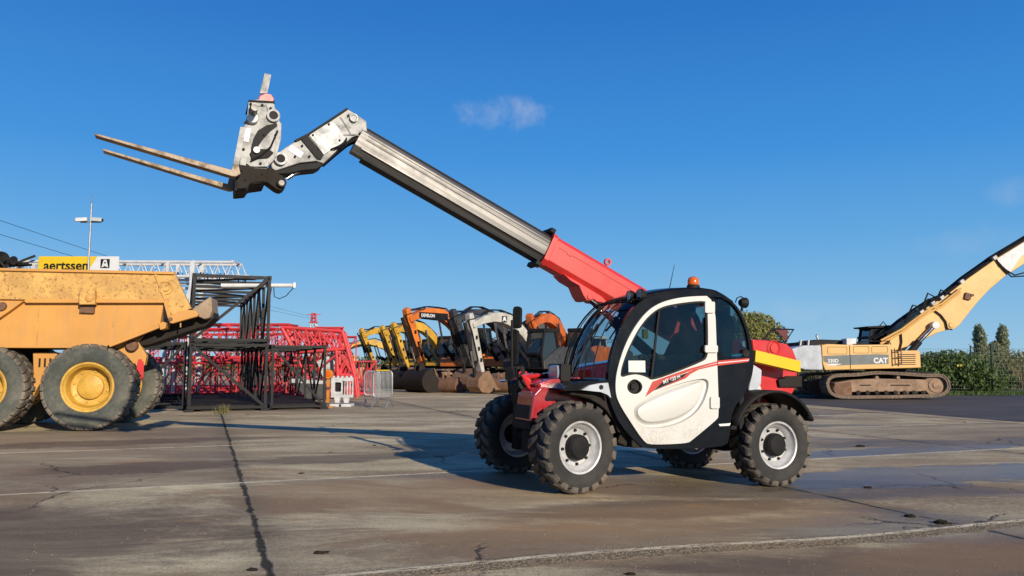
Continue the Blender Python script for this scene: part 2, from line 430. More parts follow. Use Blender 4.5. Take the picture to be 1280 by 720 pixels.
# roof skin: a strip across the cab that follows the side outline, with thickness
i_top = [i for i, p in enumerate(ringL) if p[1] > 1.72]
prof = [(771/1, 0)]
order = ringL[-5:] + ringL[:2]                       # front top round to rear top
def roof_fn(off):
    def f(u, v):
        q = u*(len(order)-1); i = min(int(q), len(order)-2); t = q-i
        x = order[i][0]*(1-t)+order[i+1][0]*t; z = order[i][1]*(1-t)+order[i+1][1]*t
        crown = .028*(1-(2*v-1)**2)
        y = (YC-.06-K*z)*(1-v) + (Yf+.0)*v
        return Vector((x, y, z+crown-off))
    return f
g = G(); g.grid(roof_fn(.0), 16, 8); rf = g.build('roof', M['black'], tele, 0, True)
md = rf.modifiers.new('Solid', 'SOLIDIFY'); md.thickness = .05; md.offset = 0
xs = [p[0] for p in ringL]
zc0, xf0, xr0 = min(p[1] for p in ringL), max(xs), min(xs)
G().box(((xf0+xr0)/2, .42, .62), (xf0-xr0-.35, .72, .10)).box((xr0+.12, .42, .95), (.06, .74, .75)).box(((xf0+xr0)/2, -.02, .75), (xf0-xr0-.3, .05, .35)).build('cab_tub', M['matt_black'], tele, .01)
# door: pressed white plastic with a cut window and a pull recess
oval = s3([(104, 533), (110, 515), (150, 485), (200, 458), (250, 438), (300, 422), (350, 409), (390, 403), (408, 408), (413, 425), (408, 455), (392, 500), (365, 540), (330, 568), (285, 590), (225, 605), (165, 608), (130, 595), (110, 565)])
isle = s3([(122, 540), (126, 525), (160, 502), (205, 480), (252, 460), (300, 443), (345, 428), (375, 418), (386, 421), (389, 436), (384, 460), (368, 495), (345, 525), (310, 548), (270, 565), (222, 578), (175, 582), (145, 575), (127, 558)])
rec = [(793.5+9.5*math.cos(a), 483.6+9*math.sin(a)) for a in [2*math.pi*i/20 for i in range(20)]]
ovL, isL, recL = smooth_loop(P(oval), 2), smooth_loop(P(isle), 2), P(rec)
d = G().prism([doorL, inset(winL, .0), ovL, recL], YC-.05, YC, K).build('door', M['white'], tele, 0)
g = G()
N = len(ovL)
def lp(L, f, dep): return [g.bm.verts.new((x, YC-dep-K*z, z)) for x, z in L]
mids = [((ovL[i][0]*.55+isL[i][0]*.45), (ovL[i][1]*.55+isL[i][1]*.45)) for i in range(N)]
o0 = [(ovL[i][0]*1.004-mids[i][0]*.004, ovL[i][1]) for i in range(N)]
rws = [lp(ovL, 1, .012), lp([(a[0]*.85+b[0]*.15, a[1]*.85+b[1]*.15) for a, b in zip(ovL, mids)], 1, .034), lp(mids, 1, .042), lp([(a[0]*.6+b[0]*.4, a[1]*.6+b[1]*.4) for a, b in zip(isL, mids)], 1, .028), lp(isL, 1, .004), lp([(x*.9+sum(p[0] for p in isL)/N*.1, z*.9+sum(p[1] for p in isL)/N*.1) for x, z in isL], 1, -.002)]
for a, b in zip(rws, rws[1:]):
    for i in range(N): g.bm.faces.new((a[i], a[(i+1) % N], b[(i+1) % N], b[i]))
cx, cz = sum(p[0] for p in isL)/N, sum(p[1] for p in isL)/N
c = g.bm.verts.new((cx, YC+.008-K*cz, cz))
for i in range(N): g.bm.faces.new((rws[-1][i], rws[-1][(i+1) % N], c))
op = g.build('door_panel', M['white'], d, 0, True)
hx, hz = F.at(793.5, 483.6, YC, K); hy = YC-K*hz
G().lathe([(.076, hy-.045), (.073, hy+.001), (.064, hy+.004), (.058, hy-.02), (.001, hy-.028)], 28, 'Y', (hx, 0, hz)).build('door_handle', M['matt_black'], d, 0, True)
G().box((hx+.012, hy-.006, hz+.004), (.055, .012, .05)).build('latch', M['dark_dirty'], d, .004)
# door glass, its divider and rubber seal
tag(d, None, None)['label'] = 'white door with a curved lower recess'
G().prism(inset(winL, -.004), YC-.032, YC-.026, K).build('door_glass', M['glass'], d)
def seal(loop, w, y, mat, nm, par):
    G().prism([loop, inset(loop, w)], y-.006, y+.004, K).build(nm, mat, par, .002)
seal(inset(winL, .002), .018, YC-.012, M['matt_black'], 'seal', d)
q = P(s3([(210, 108), (217, 106), (183, 413), (175, 411)]))
G().prism(q, YC-.022, YC-.004, K).build('glass_divider', M['matt_black'], d, .002)
st = P(s3([(88, 330), (157, 330), (158, 378), (89, 377)]))
G().prism(st, YC-.024, YC-.021, K).build('sticker', M['sticker'], d)
for (a, b, w, h) in ((413, 112, 40, 46), (419, 282, 52, 30), (434, 502, 36, 48)):
    q = round_poly(P(s3([(a-w/2, b-h/2), (a+w/2, b-h/2), (a+w/2, b+h/2), (a-w/2, b+h/2)])), .02)
    G().prism(q, YC-.002, YC+.022, K).build('hinge', M['white'], d, .006)
# stripes: on the door, then on the black quarter
def decal(l, mat, y0, par, nm, t=.0025):
    return G().prism(P(s3(l)), y0, y0+t, K).build(nm, mat, par)
decal([(152, 478), (182, 416), (260, 388), (338, 361), (447, 332), (447, 338), (345, 368), (325, 376), (218, 421), (192, 446), (184, 455)], M['decal_red'], YC+.001, d, 'stripe')
decal([(186, 453), (219, 421), (330, 377), (303, 400)], M['decal_black'], YC+.001, d, 'stripe')
decal([(303, 400), (331, 375), (350, 367), (447, 341), (447, 349), (372, 366), (335, 386), (318, 402), (186, 454)], M['decal_red'], YC+.0022, d, 'stripe')
quarter = G().prism(inset(P(s3([(450, 327), (584, 313), (586, 345), (575, 400), (552, 450), (520, 500), (470, 552), (457, 556)])), .004), YC-.03, YC-.018+.004, K).build('quarter_panel', M['black'], tele, .003)
decal([(452, 330), (582, 320), (578, 335), (452, 351)], M['decal_red'], YC-.012, quarter, 'stripe')
decal([(452, 338), (580, 326), (579, 329), (452, 342)], M['decal_white'], YC-.009, quarter, 'stripe', .002)
decal([(455, 590), (505, 586), (500, 597), (460, 599)], M['decal_white'], YC-.012, cab, 'sticker')
G().prism(P(s3([(448, 72), (480, 80), (514, 102), (543, 142), (564, 196), (578, 256), (581, 312), (453, 326)])), YC-.045, YC-.038, K).build('quarter_glass', M['glass'], tele)
fx, fz = F.at(933.5, 441.5, YC, K)
G().lathe([(.045, YC-K*fz-.016), (.04, YC-K*fz-.008), (.02, YC-K*fz-.012), (.001, YC-K*fz-.012)], 20, 'Y', (fx, 0, fz)).build('filler_cap', M['matt_black'], tele, 0, True)
# lettering on the black flash
a = Vector((*F.at(829, 480.5, YC, K), 0)); b = Vector((*F.at(851, 472.3, YC, K), 0))
right = Vector((b.x-a.x, 0, b.y-a.y)); right.y = -K*right.z
text('MT 625 H', .050, M['decal_white'], d, (a.x-.0, YC+.005-K*a.y, a.y+.004), right, Vector((0, -K, 1)), 'lettering', .002, .0012)

# windscreen: bowed glass between the two front pillars, grille bars ahead of it
fr = ringL[-8:-2] if False else [ringL[i] for i in range(17, 23)]     # base of pillar up to the roof
fr = sorted(fr, key=lambda p: p[1])
def frp(u):
    q = u*(len(fr)-1); i = min(int(q), len(fr)-2); t = q-i
    return fr[i][0]*(1-t)+fr[i+1][0]*t, fr[i][1]*(1-t)+fr[i+1][1]*t
def ws(off):
    def f(u, v):
        x, z = frp(u); y = (YC-.05-K*z)*(1-v) + Yf*v
        return Vector((x + off + .13*(1-(2*v-1)**2)*(1-.4*u), y, z))
    return f
g = G(); g.grid(ws(-.02), 14, 12); g.build('windscreen', M['windscreen'], tele, 0, True)
gd = None
for k in range(8):
    v = .10 + k*.118
    pts = []
    for i in range(9):
        p = ws(.07)(i/8*1.0, v); pts.append(p)
    o = G().tube(pts, .0055, 6).build('guard_bar', M['matt_black'], tele, 0, True)
for u in (.02, .96):
    G().tube([ws(.08)(u, v/8) for v in range(9)], .011, 6).build('guard_rail', M['matt_black'], tele, 0, True)
G().tube([ws(.02)(.05, .55), ws(.02)(.35, .42), ws(.02)(.62, .36)], .009, 6).tube([ws(.03)(.30, .50), ws(.03)(.75, .28)], .012, 5).build('wiper', M['matt_black'], tele)
# roof lamps, beacon, aerial, rear lamp
def lamp(px, y, nm='work_lamp', r=.05, dirx=1):
    x, z = F.at(px[0], px[1], y)
    o = G().lathe([(.001, -.05*dirx), (r*.6, -.05*dirx), (r, -.01*dirx), (r*1.02, .02*dirx), (r*.95, .025*dirx)], 20, 'X', (x, y, z)).bar((x-.02*dirx, y, z), (x-.03*dirx, y, z-.09), .02).build(nm, M['matt_black'], tele, 0, True)
    G().lathe([(.001, .012*dirx), (r*.92, .018*dirx)], 20, 'X', (x, y, z)).build('lens', M['lamp_glass'], o, 0, True)
lamp((801, 368.5), .74, r=.06); lamp((788, 369.5), .62, r=.05)
lamp((930, 378.5), .80, r=.055, dirx=-1)
g = G()
random.seed(3)
for k in range(16):                                   # hoses and brackets gathered at the roof front corner
    x0, z0 = F.at(782+random.uniform(-8, 10), 374+random.uniform(0, 10), .5)
    x1, z1 = F.at(768+random.uniform(-12, 14), 395+random.uniform(0, 30), .3)
    g.tube([(x0, .5+random.uniform(-.25, .3), z0), ((x0+x1)/2+random.uniform(-.03, .06), .45, (z0+z1)/2+.04), (x1, .35+random.uniform(-.2, .2), z1)], random.choice((.008, .011, .014)), 6)
g.build('hose_bundle', M['matt_black'], tele, 0, True)
x, z = F.at(866.5, 362, .55)
bc = G().lathe([(.07, z-.03), (.07, z+.03), (.06, z+.05), (.001, z+.05)], 20, 'Z', (x, .55, 0)).build('beacon', M['matt_black'], tele, 0, True)
G().lathe([(.057, z+.048), (.060, z+.06), (.058, z+.10), (.047, z+.125), (.02, z+.137), (.001, z+.138)], 24, 'Z', (x, .55, 0)).build('lens', M['amber'], bc, 0, True)
x, z = F.at(835, 366, .35); x2, z2 = F.at(843, 331, .35)
G().tube([(x, .35, z-.03), (x2, .35, z2)], [.006, .0025], 5).build('aerial', M['matt_black'], tele)
g = G(); x, z = F.at(926, 374, .72)
g.tube([(x+.07, .72, z-.04), (x+.05, .72, z+.01), (x, .72, z+.03), (x-.06, .72, z+.0), (x-.08, .72, z-.04)], .006, 6).build('lamp_guard', M['matt_black'], tele, 0, True)

# inside the cab
sx, sz = F.at(868, 470, .42)
seat = G().box((sx, .42, sz-.03), (.5, .5, .14)).box((sx-.27, .42, sz+.32), (.13, .46, .66), Euler((0, R(-8), 0)).to_matrix()).box((sx-.33, .42, sz+.72), (.09, .28, .2)).build('seat', M['seat'], tele, .03)
wx, wz = F.at(812, 462, .42)
ang = R(28)
g = G(); g.bm.free(); g.bm = bmesh.new()
rg = [Vector((math.cos(a)*.18*math.cos(ang), math.sin(a)*.18, math.cos(a)*.18*math.sin(-ang)*-1)) + Vector((wx, .42, wz)) for a in [2*math.pi*i/24 for i in range(25)]]
g.tube(rg, .014, 6, False).bar((wx, .26, wz), (wx, .58, wz), .03, .015).tube([(wx, .42, wz), (wx+.14, .42, wz-.42)], .03, 8)
g.build('steering_wheel', M['matt_black'], tele, 0, True)
G().box((wx+.18, .42, wz-.24), (.20, .72, .32)).box((wx+.1, .72, wz-.02), (.10, .1, .18)).build('dashboard', M['matt_black'], tele, .03)
x, z = F.at(802, 420, .05)
G().box((x, .12, z+.02), (.06, .04, .10)).build('cup_holder', M['yellow'], tele, .004)
x, z = F.at(912, 446, .3)
G().box((x, .35, z), (.26, .12, .05), Euler((0, R(8), 0)).to_matrix()).build('tool_tray', M['blue'], tele, .01)
x, z = F.at(928, 430, .30)
G().lathe([(.001, .34), (.035, .34), (.04, .30), (.001, .29)], 16, 'Y', (x, 0, z)).build('work_lamp', M['lamp_glass'], tele, 0, True)

# chassis, fenders, skirts
G().box((-1.15, -.05, .52), (2.5, .44, .30)).box((-1.2, -.35, .62), (1.5, .5, .3)).build('chassis', M['dark_dirty'], tele, .02)
for x in (0, -2.3):
    G().tube([(x, -.62, .42), (x, .62, .42)], .07, 10).box((x, 0, .42), (.30, .30, .26)).box((x, .52, .42), (.18, .12, .3)).box((x, -.52, .42), (.18, .12, .3)).build('axle', M['dark_dirty'], tele, .02)
G().box((-1.1, .66, .46), (1.05, .4, .10)).box((-.62, .50, .66), (.14, .56, .5), Euler((0, R(-22), 0)).to_matrix()).build('step', M['dark_dirty'], tele, .015)
# black front fender with the silver side flash
s4 = lambda lst: [(640+a/7.2, 440+b/7.2) for a, b in lst]
fen = F.pts(s4([(455, 330), (520, 290), (620, 270), (720, 262), (860, 250), (900, 240), (905, 300), (885, 345), (760, 352), (640, 352), (540, 350), (470, 352)]), .86)
G().prism(fen, .30, .86).build('front_fender', M['black'], tele, .02)
fl = F.pts(s4([(628, 342), (700, 300), (790, 282), (866, 277), (878, 340), (893, 415), (862, 385), (800, 360), (720, 352)]), .90)
G().prism(fl, .862, .90).build('fender_flash', M['cw_grey'], tele, .01)
bx, bz = F.at(640+802/7.2, 440+317/7.2, .9)
G().lathe([(.022, .897), (.022, .905), (.001, .905)], 16, 'Y', (bx, 0, bz)).build('fender_button', M['matt_black'], tele, 0, True)
arch = F.pts(s4([(520, 352), (640, 355), (740, 358), (820, 372), (880, 420), (915, 480), (960, 560), (1010, 640), (1080, 730), (960, 730), (925, 650), (900, 600), (850, 530), (780, 470), (700, 425), (600, 400), (520, 390)]), .80)
G().prism(arch, .50, .80).build('mud_guard', M['dark_dirty'], tele, .015)
# nose of the chassis: red casting with a lamp panel, red plates, headlight
nz = [F.at(665, v, .35)[1] for v in (484, 531)]
nose = G().prism([(.30, nz[1]), (.36, nz[1]+.05), (.33, nz[0]-.06), (.27, nz[0]), (-.25, nz[0]+.03), (-.25, nz[1])], .16, .56).build('front_casting', M['shaded_red'], tele, .02)
G().box((.352, .36, (nz[0]*.3+nz[1]*.7)+.02), (.02, .36, .13), Euler((0, R(-7), 0)).to_matrix()).build('shade_grille', M['matt_black'], nose, .008)  # black panel darkens the casting front, standing in for shade
G().box((.322, .36, nz[0]-.07), (.016, .24, .07), Euler((0, R(-12), 0)).to_matrix()).build('hatch', M['red'], nose, .006)
G().prism([(-.10, .55), (-.02, .62), (-.04, .86), (-.15, 1.00), (-.4, 1.03), (-.4, .55)], -.56, -.16).build('front_casting', M['red'], tele, .02)
G().box((.05, 0, .70), (.4, .34, .34)).build('front_crossmember', M['dark_dirty'], tele, .02)
# right hand engine hood, long and rounded at the front
hood = [(-.28, .80), (-.20, .88), (-.22, .98), (-.32, 1.06), (-.55, 1.14), (-.8, 1.20), (-1.3, 1.28), (-1.9, 1.28), (-1.9, .62), (-.5, .62), (-.45, .80)]
G().prism(hood, -.92, -.50).build('engine_hood', M['shaded_red'], tele, .06)
G().prism([(.22, .93), (.25, 1.00), (.12, 1.04), (-.25, 1.07), (-.30, .98)], .12, .46).build('hood_plate', M['shaded_red'], tele, .025)
G().box((.10, .02, .93), (.36, .16, .20)).box((.24, .02, .86), (.12, .2, .3), Euler((0, R(20), 0)).to_matrix()).build('bracket', M['dark_dirty'], tele, .012)
G().box((.28, .14, 1.0), (.10, .06, .16)).build('bracket', M['matt_black'], tele, .008)
G().box((.18, -.12, 1.02), (.3, .05, .06), Euler((0, R(25), 0)).to_matrix()).build('bracket', M['matt_black'], tele, .008)
G().box((.335, .36, .60), (.06, .42, .07)).build('lower_lip', M['dark_dirty'], tele, .01)
lx, lz = F.at(702, 465.5, .34)
hl = G().prism(round_poly([(lx-.03, lz-.085), (lx+.075, lz-.085), (lx+.075, lz+.085), (lx-.03, lz+.085)], .03), .18, .48).bar((lx, .35, lz-.28), (lx, .35, lz-.05), .03).build('headlight', M['matt_black'], tele, .012)
g = G(); qo = round_poly([(-.12, -.07), (.12, -.07), (.12, .07), (-.12, .07)], .05, 4); rr_ = [[g.bm.verts.new((lx+dx, .33+p[0]*k, lz+p[1]*k)) for p in qo] for dx, k in ((.06, 1), (.078, 1), (.092, .9), (.098, .55), (.10, .05))]
for a_, b_ in zip(rr_, rr_[1:]):
    for i in range(len(qo)): g.bm.faces.new((a_[i], a_[(i+1) % len(qo)], b_[(i+1) % len(qo)], b_[i]))
g.build('lens', M['lamp_glass'], hl, 0, True)
g = G()
for k in range(5):
    x0, z0 = .15+.05*k, .95
    g.tube([(x0-.1, .10+.05*k, .92), (x0, .05+.07*k, 1.03+.01*k), (x0-.15, .1, 1.08), (x0-.4, .0, 1.02)], .016, 6)
g.build('hose_bundle', M['red'], tele, 0, True)
g = G()
for k in range(6):
    g.tube([(.30-.05*k, -.10+.05*k, .80), (.34-.05*k, -.08+.05*k, 1.0), (.2-.05*k, -.05+.04*k, 1.09), (-.1-.03*k, .02, 1.03)], .012, 6)
g.build('hose_bundle', M['matt_black'], tele, 0, True)
# mirrors on the far front corner
def at_side(u, v, y): x, z = F.at(u, v, y); return Vector((x, y, z))
A = at_side(640, 478, -.62); B = at_side(640, 400, -.62)
mr = G().tube([at_side(664, 494, -.5), at_side(645, 482, -.62), A, B], .015, 8).build('mirror_arm', M['matt_black'], tele, 0, True)
def mirror_head(u, v, w, h, tilt=0, nm='mirror', glassmat='lamp_glass'):
    c = at_side(u, v, -.62)
    q = round_poly([(-w/2, -h/2), (w/2, -h/2), (w/2, h/2), (-w/2, h/2)], min(w, h)*.4)
    o = G(); rows = []
    for dx, k in ((-.035, .7), (-.02, .95), (.02, 1), (.028, .96)):
        rows.append([o.bm.verts.new(c + Euler((0, 0, R(35))).to_matrix() @ Vector((dx, p[0]*k, p[1]*k))) for p in q])
    for a_, b_ in zip(rows, rows[1:]):
        for i in range(len(q)): o.bm.faces.new((a_[i], a_[(i+1) % len(q)], b_[(i+1) % len(q)], b_[i]))
    o.bm.faces.new(rows[0]); o.bm.faces.new(rows[-1])
    return o.build(nm, M['matt_black'], mr, 0, True)
mirror_head(647, 397, .10, .25); mirror_head(644, 434, .085, .40); mirror_head(638, 468, .11, .15)
c = at_side(629, 476, -.62)
G().lathe([(.001, c.z+.012), (.07, c.z), (.001, c.z-.02)], 20, 'Z', (c.x, c.y, 0)).build('round_mirror', M['lamp_glass'], mr, 0, True)

# rear: red counterweight body, fender arc, yellow beam, screen frame, tow frame
rb = F.pts([(940, 424), (958, 425), (985, 430), (992, 437), (998, 452), (997, 482), (985, 503), (960, 520), (930, 545), (915, 545), (917, 516), (932, 494), (941, 474), (944, 456)], .36)
G().prism(rb, -.05, .36).build('rear_body', M['red'], tele, .025)
G().box((-2.55, -.6, .85), (.9, .7, .6)).box((-2.2, -.45, 1.15), (1.0, .6, .25)).build('engine_cover', M['red'], tele, .04)
px_, pz_ = F.at(967.5, 435.5, .37)
G().lathe([(.001, .375), (.05, .375), (.055, .36)], 20, 'Y', (px_, 0, pz_)).lathe([(.075, .362), (.085, .372), (.095, .362)], 24, 'Y', (px_, 0, pz_)).build('boom_pivot_pin', M['boom_red'], tele, 0, True)
yb = F.pts([(945, 437.5), (1001.5, 451.5), (1001, 465.5), (944, 452)], .62)
yc = [sum(p[i] for p in yb)/4 for i in (0, 1)]
bm_ = G().prism(yb, .50, .62).build('yellow_beam', M['yellow'], tele, .008)
tr_ = F.pts([(985, 470), (1003, 470), (1003, 484), (975, 484), (973, 475)], .4)
G().prism(tr_, -.2, .40).build('tow_bracket', M['dark_dirty'], tele, .01)
gf = F.pts([(953, 425), (966, 411), (992, 412), (981, 428)], .25)
g = G().tube([(x, .25, z) for x, z in gf] + [(gf[0][0], .25, gf[0][1])], .012, 6, False).tube([(gf[1][0], .25, gf[1][1]), (gf[3][0], .25, gf[3][1])], .009, 6).tube([(gf[3][0], .25, gf[3][1]), (gf[3][0]+.02, .25, gf[3][1]-.12)], .012, 6).tube([(gf[0][0], .25, gf[0][1]), (gf[0][0], .25, gf[0][1]-.1)], .012, 6)
gm = g.build('mirror_frame', M['matt_black'], tele, 0, True)
q = F.pts([(968, 411), (984, 411), (984, 427)], .25)
G().prism(q, .242, .256).build('reflector', M['dark_red'], gm)
# rear fender: a curved sheet over the wheel
fc = F.at(970, 552, .78)
cxr, czr = -2.3, TW
g = G()
def fen_fn(off):
    def f(u, v):
        a = R(142) - u*R(142-12) if False else R(28+u*(158-28))
        r = .54 + off + .02*math.sin(u*3.1)
        return Vector((cxr + .02 + r*math.cos(math.pi-a)*1.02, .36 + v*.53, czr + r*math.sin(a)*1.0))
    return f
g.grid(fen_fn(0), 18, 4); o = g.build('rear_fender', M['matt_black'], tele, 0, True)
md = o.modifiers.new('Solid', 'SOLIDIFY'); md.thickness = .03
G().prism(F.pts([(940, 466), (948, 470), (956, 492), (951, 505), (944, 490)], .40), .362, .368).build('sticker', M['sticker'], tele)
G().prism(F.pts([(942, 455), (953, 462), (952, 480), (941, 492), (936, 488)], .6), .42, .60).build('rear_lamp', M['cw_grey'], tele, .02)

# ------------------------------------------------------------------ boom
YB, HW = -.28, .14
A = Vector(F.at(694, 292.5, YB+HW)); Bq = Vector(F.at(803, 357, YB+HW))
dv = (Bq-A).normalized(); nv = Vector((dv.y, -dv.x));
if nv.y > 0: nv = -nv                                   # nv points down, across the boom
def bp(s, dn): q = A + dv*s + nv*dn; return (q.x, q.y)
Pv = Vector(F.at(967.5, 435.5, YB+HW)); Lb = (Pv-A).dot(dv); top_off = (Pv-A).dot(nv)
lowp = Vector(F.at(676, 328, YB+HW)); H0 = (lowp-A).dot(nv)
def beam(g, sec, s0, s1, yc=YB):
    """sec: (y half width, depth) outline of the boom section, swept along the boom"""
    r0 = []; r1 = []
    for (yy, dn) in sec:
        a = bp(s0, dn); b = bp(s1, dn)
        r0.append(g.bm.verts.new((a[0], yc+yy, a[1]))); r1.append(g.bm.verts.new((b[0], yc+yy, b[1])))
    n = len(sec)
    for i in range(n): g.bm.faces.new((r0[i], r0[(i+1) % n], r1[(i+1) % n], r1[i]))
    g.bm.faces.new(r0); g.bm.faces.new(list(reversed(r1))); return g
def section(hw, top, bot, ch=.04, lip=0.0):
    return [(-hw+ch, top), (hw-ch, top), (hw, top+ch), (hw, bot-ch*1.3), (hw-ch*1.3, bot), (-hw+ch*1.3, bot), (-hw, bot-ch*1.3), (-hw, top+ch)]
g = G(); beam(g, section(HW, 0, H0-.01, .045), 0, Lb+.12)
outer = g.build('outer_boom', M['boom_red'], tele, .008)
g = G(); beam(g, section(HW+.012, -.012, H0+.004, .045), -.005, .055); g.build('boom_collar', M['boom_red'], outer, .006)
g = G(); beam(g, [(HW, .10), (HW+.006, .10), (HW+.006, .115), (HW, .115)], .1, Lb*.9); g.build('weld_seam', M['boom_red'], outer)
for (s, dn) in ((-.03, -.03), (-.03, H0+.01)):
    g = G(); a = bp(s, dn); g.box((a[0], YB, a[1]), (.06, .26, .05), Euler((0, math.atan2(-dv.y, dv.x), 0)).to_matrix()); g.build('wear_pad', M['matt_black'], outer, .006)
a = bp(1.0, .03)
# lifting eye on top and cylinder bracket below
a0 = F.at(759.5, 327.5, YB); 
g = G().lathe([(.022, YB-.015), (.042, YB-.015), (.042, YB+.015), (.022, YB+.015), (.022, YB-.015)], 20, 'Y', (a0[0], 0, a0[1])); g.build('lifting_eye', M['boom_red'], outer, 0, True)
a1 = F.at(712, 318, YB+HW+.004)
G().box((a1[0], YB+HW+.003, a1[1]), (.06, .008, .03), Euler((0, math.atan2(-dv.y, dv.x), 0)).to_matrix()).build('tab', M['boom_red'], outer, .003)
br = F.pts([(704, 342), (722, 352), (752, 370), (766, 384), (752, 378), (746, 377), (742, 374), (738, 376), (733, 375), (729, 369), (724, 357), (712, 350)], YB+HW)
G().prism(br, YB-HW, YB+HW).build('cylinder_bracket', M['boom_red'], outer, .008)
cp = F.at(737, 371, YB+HW)
G().cyl((cp[0], YB-HW-.02, cp[1]), (cp[0], YB+HW+.015, cp[1]), .032, 16).build('pin', M['boom_red'], outer, .004)
c0 = Vector((cp[0], YB+HW-.05, cp[1])); ce = F.at(768, 402, YB+HW-.05); c1 = Vector((ce[0], YB+HW-.05, ce[1])); dd = (c1-c0).normalized()
cy = G().tube([c0, c0+dd*.45], .034, 14).build('lift_cylinder', M['chrome'], tele, 0, True)
G().tube([c0+dd*.40, c0+dd*1.45], .06, 16).build('cylinder_barrel', M['matt_black'], cy, 0, True)
# inner stages
I0 = Vector(F.at(456, 151, YB+HW-.025)); s_in = (I0-A).dot(dv); t0 = (I0-A).dot(nv)
I1 = Vector(F.at(441, 183, YB+HW-.025)); H1 = (I1-A).dot(nv)
hw2 = HW-.028
g = G(); beam(g, section(hw2, .035, H0-.045, .05), s_in+.02, .3); inner = g.build('inner_boom', M['steel'], tele, .006)
for dn in (.09, .135, H0-.12):
    g = G(); beam(g, [(hw2, dn), (hw2+.007, dn+.004), (hw2+.007, dn+.018), (hw2, dn+.022)], s_in+.1, -.01); g.build('wear_strip', M['steel'], inner)
g = G(); beam(g, [(hw2-.05, .03), (hw2-.05, .018), (-hw2+.05, .018), (-hw2+.05, .03)], s_in+.05, -.02); g.build('hose_cover', M['matt_black'], inner)
g = G(); beam(g, [(hw2-.03, H0-.046), (hw2-.03, H0-.026), (-hw2+.03, H0-.026), (-hw2+.03, H0-.046)], s_in+.15, -.02); g.build('under_plate', M['matt_black'], inner)
# gooseneck head
s45 = lambda lst: [(280+a/4.5, 80+b/4.5) for a, b in lst]
YH = YB+.10
hd = F.pts(s45([(690, 250), (745, 282), (802, 322), (806, 370), (798, 402), (772, 410), (745, 402), (722, 412), (690, 440), (655, 470), (560, 560), (520, 545), (430, 555), (290, 600), (268, 585), (262, 555), (275, 520), (305, 500), (345, 470), (400, 436), (470, 395), (590, 315)]), YH)
head = G().prism(hd, YB-.10, YH).build('boom_head', M['grey_paint'], tele, .01)
cv = F.pts(s45([(476, 398), (612, 318), (660, 385), (690, 432), (560, 512)]), YH)
G().prism(cv, YH+.001, YH+.012).build('head_plate', M['pale_paint'], head, .004)
cv = F.pts(s45([(432, 425), (470, 402), (560, 515), (545, 540), (522, 535)]), YH)
G().prism(cv, YH+.001, YH+.018).build('head_strap', M['matt_black'], head, .004)
cv = F.pts(s45([(376, 455), (448, 500), (430, 530), (360, 485)]), YH)
G().prism(cv, YH+.002, YH+.006).build('sticker', M['decal_white'], head)
cv = F.pts(s45([(395, 430), (470, 392), (690, 248), (698, 256), (480, 402), (405, 440)]), YH)
G().prism(cv, YB-.11, YH+.02).build('top_flange', M['matt_black'], head, .004)
cv = F.pts(s45([(262, 570), (290, 600), (430, 560), (540, 548), (555, 570), (520, 590), (440, 598), (380, 612), (290, 618)]), YH)
G().prism(cv, YB-.13, YH-.01).build('under_flange', M['matt_black'], head, .01)
def pin(uv, y, r, par, m1='pale_paint', m2='dark_dirty', t=.03):
    x, z = F.at(*uv, y)
    o = G().lathe([(r*.62, y), (r*.66, y+t), (r*.98, y+t), (r, y-.02)], 24, 'Y', (x, 0, z)).build('pin_boss', M[m1], par, 0, True)
    G().lathe([(.001, y+t*.7), (r*.6, y+t*.7), (r*.62, y)], 20, 'Y', (x, 0, z)).build('pin', M[m2], o, 0, True)
pin(s45([(318, 535)])[0], YH+.01, .062, head); pin(s45([(729, 306)])[0], YH+.004, .042, head, m2='grey_paint')
g = G(); random.seed(5)
for k in range(4):
    q0 = F.at(*s45([(600+20*k, 480)])[0], YH+.02); q1 = F.at(*s45([(690, 440-8*k)])[0], YH+.02)
    g.tube([(q0[0], YH+.02, q0[1]), ((q0[0]+q1[0])/2+.02, YH+.05, (q0[1]+q1[1])/2-.02), (q1[0], YH+.02, q1[1])], .007, 6)
hp = F.pts(s45([(555, 565), (625, 505), (690, 452), (745, 425), (800, 410)]), YB)
g.tube([(x, YB+.06, z) for x, z in hp], .016, 8).tube([(x, YB-.02, z-.01) for x, z in hp], .016, 8)
g.build('head_hoses', M['matt_black'], head, 0, True)
# tilt cylinder and quick hitch
t0_, t1_ = F.at(*s45([(350, 650)])[0], YB), F.at(*s45([(490, 560)])[0], YB)
G().tube([(t0_[0], YB+.03, t0_[1]), (t1_[0], YB+.03, t1_[1])], .02, 12).build('tilt_cylinder', M['chrome'], head, 0, True)
lk = F.pts(s45([(232, 590), (262, 578), (292, 612), (330, 625), (350, 655), (342, 700), (316, 712), (288, 700), (228, 655)]), YH)
link = G().prism(lk, YB-.09, YH).build('tilt_link', M['dark_dirty'], tele, .01)
pin(s45([(323, 670)])[0], YH+.004, .045, link, 'dark_dirty', 'steel')
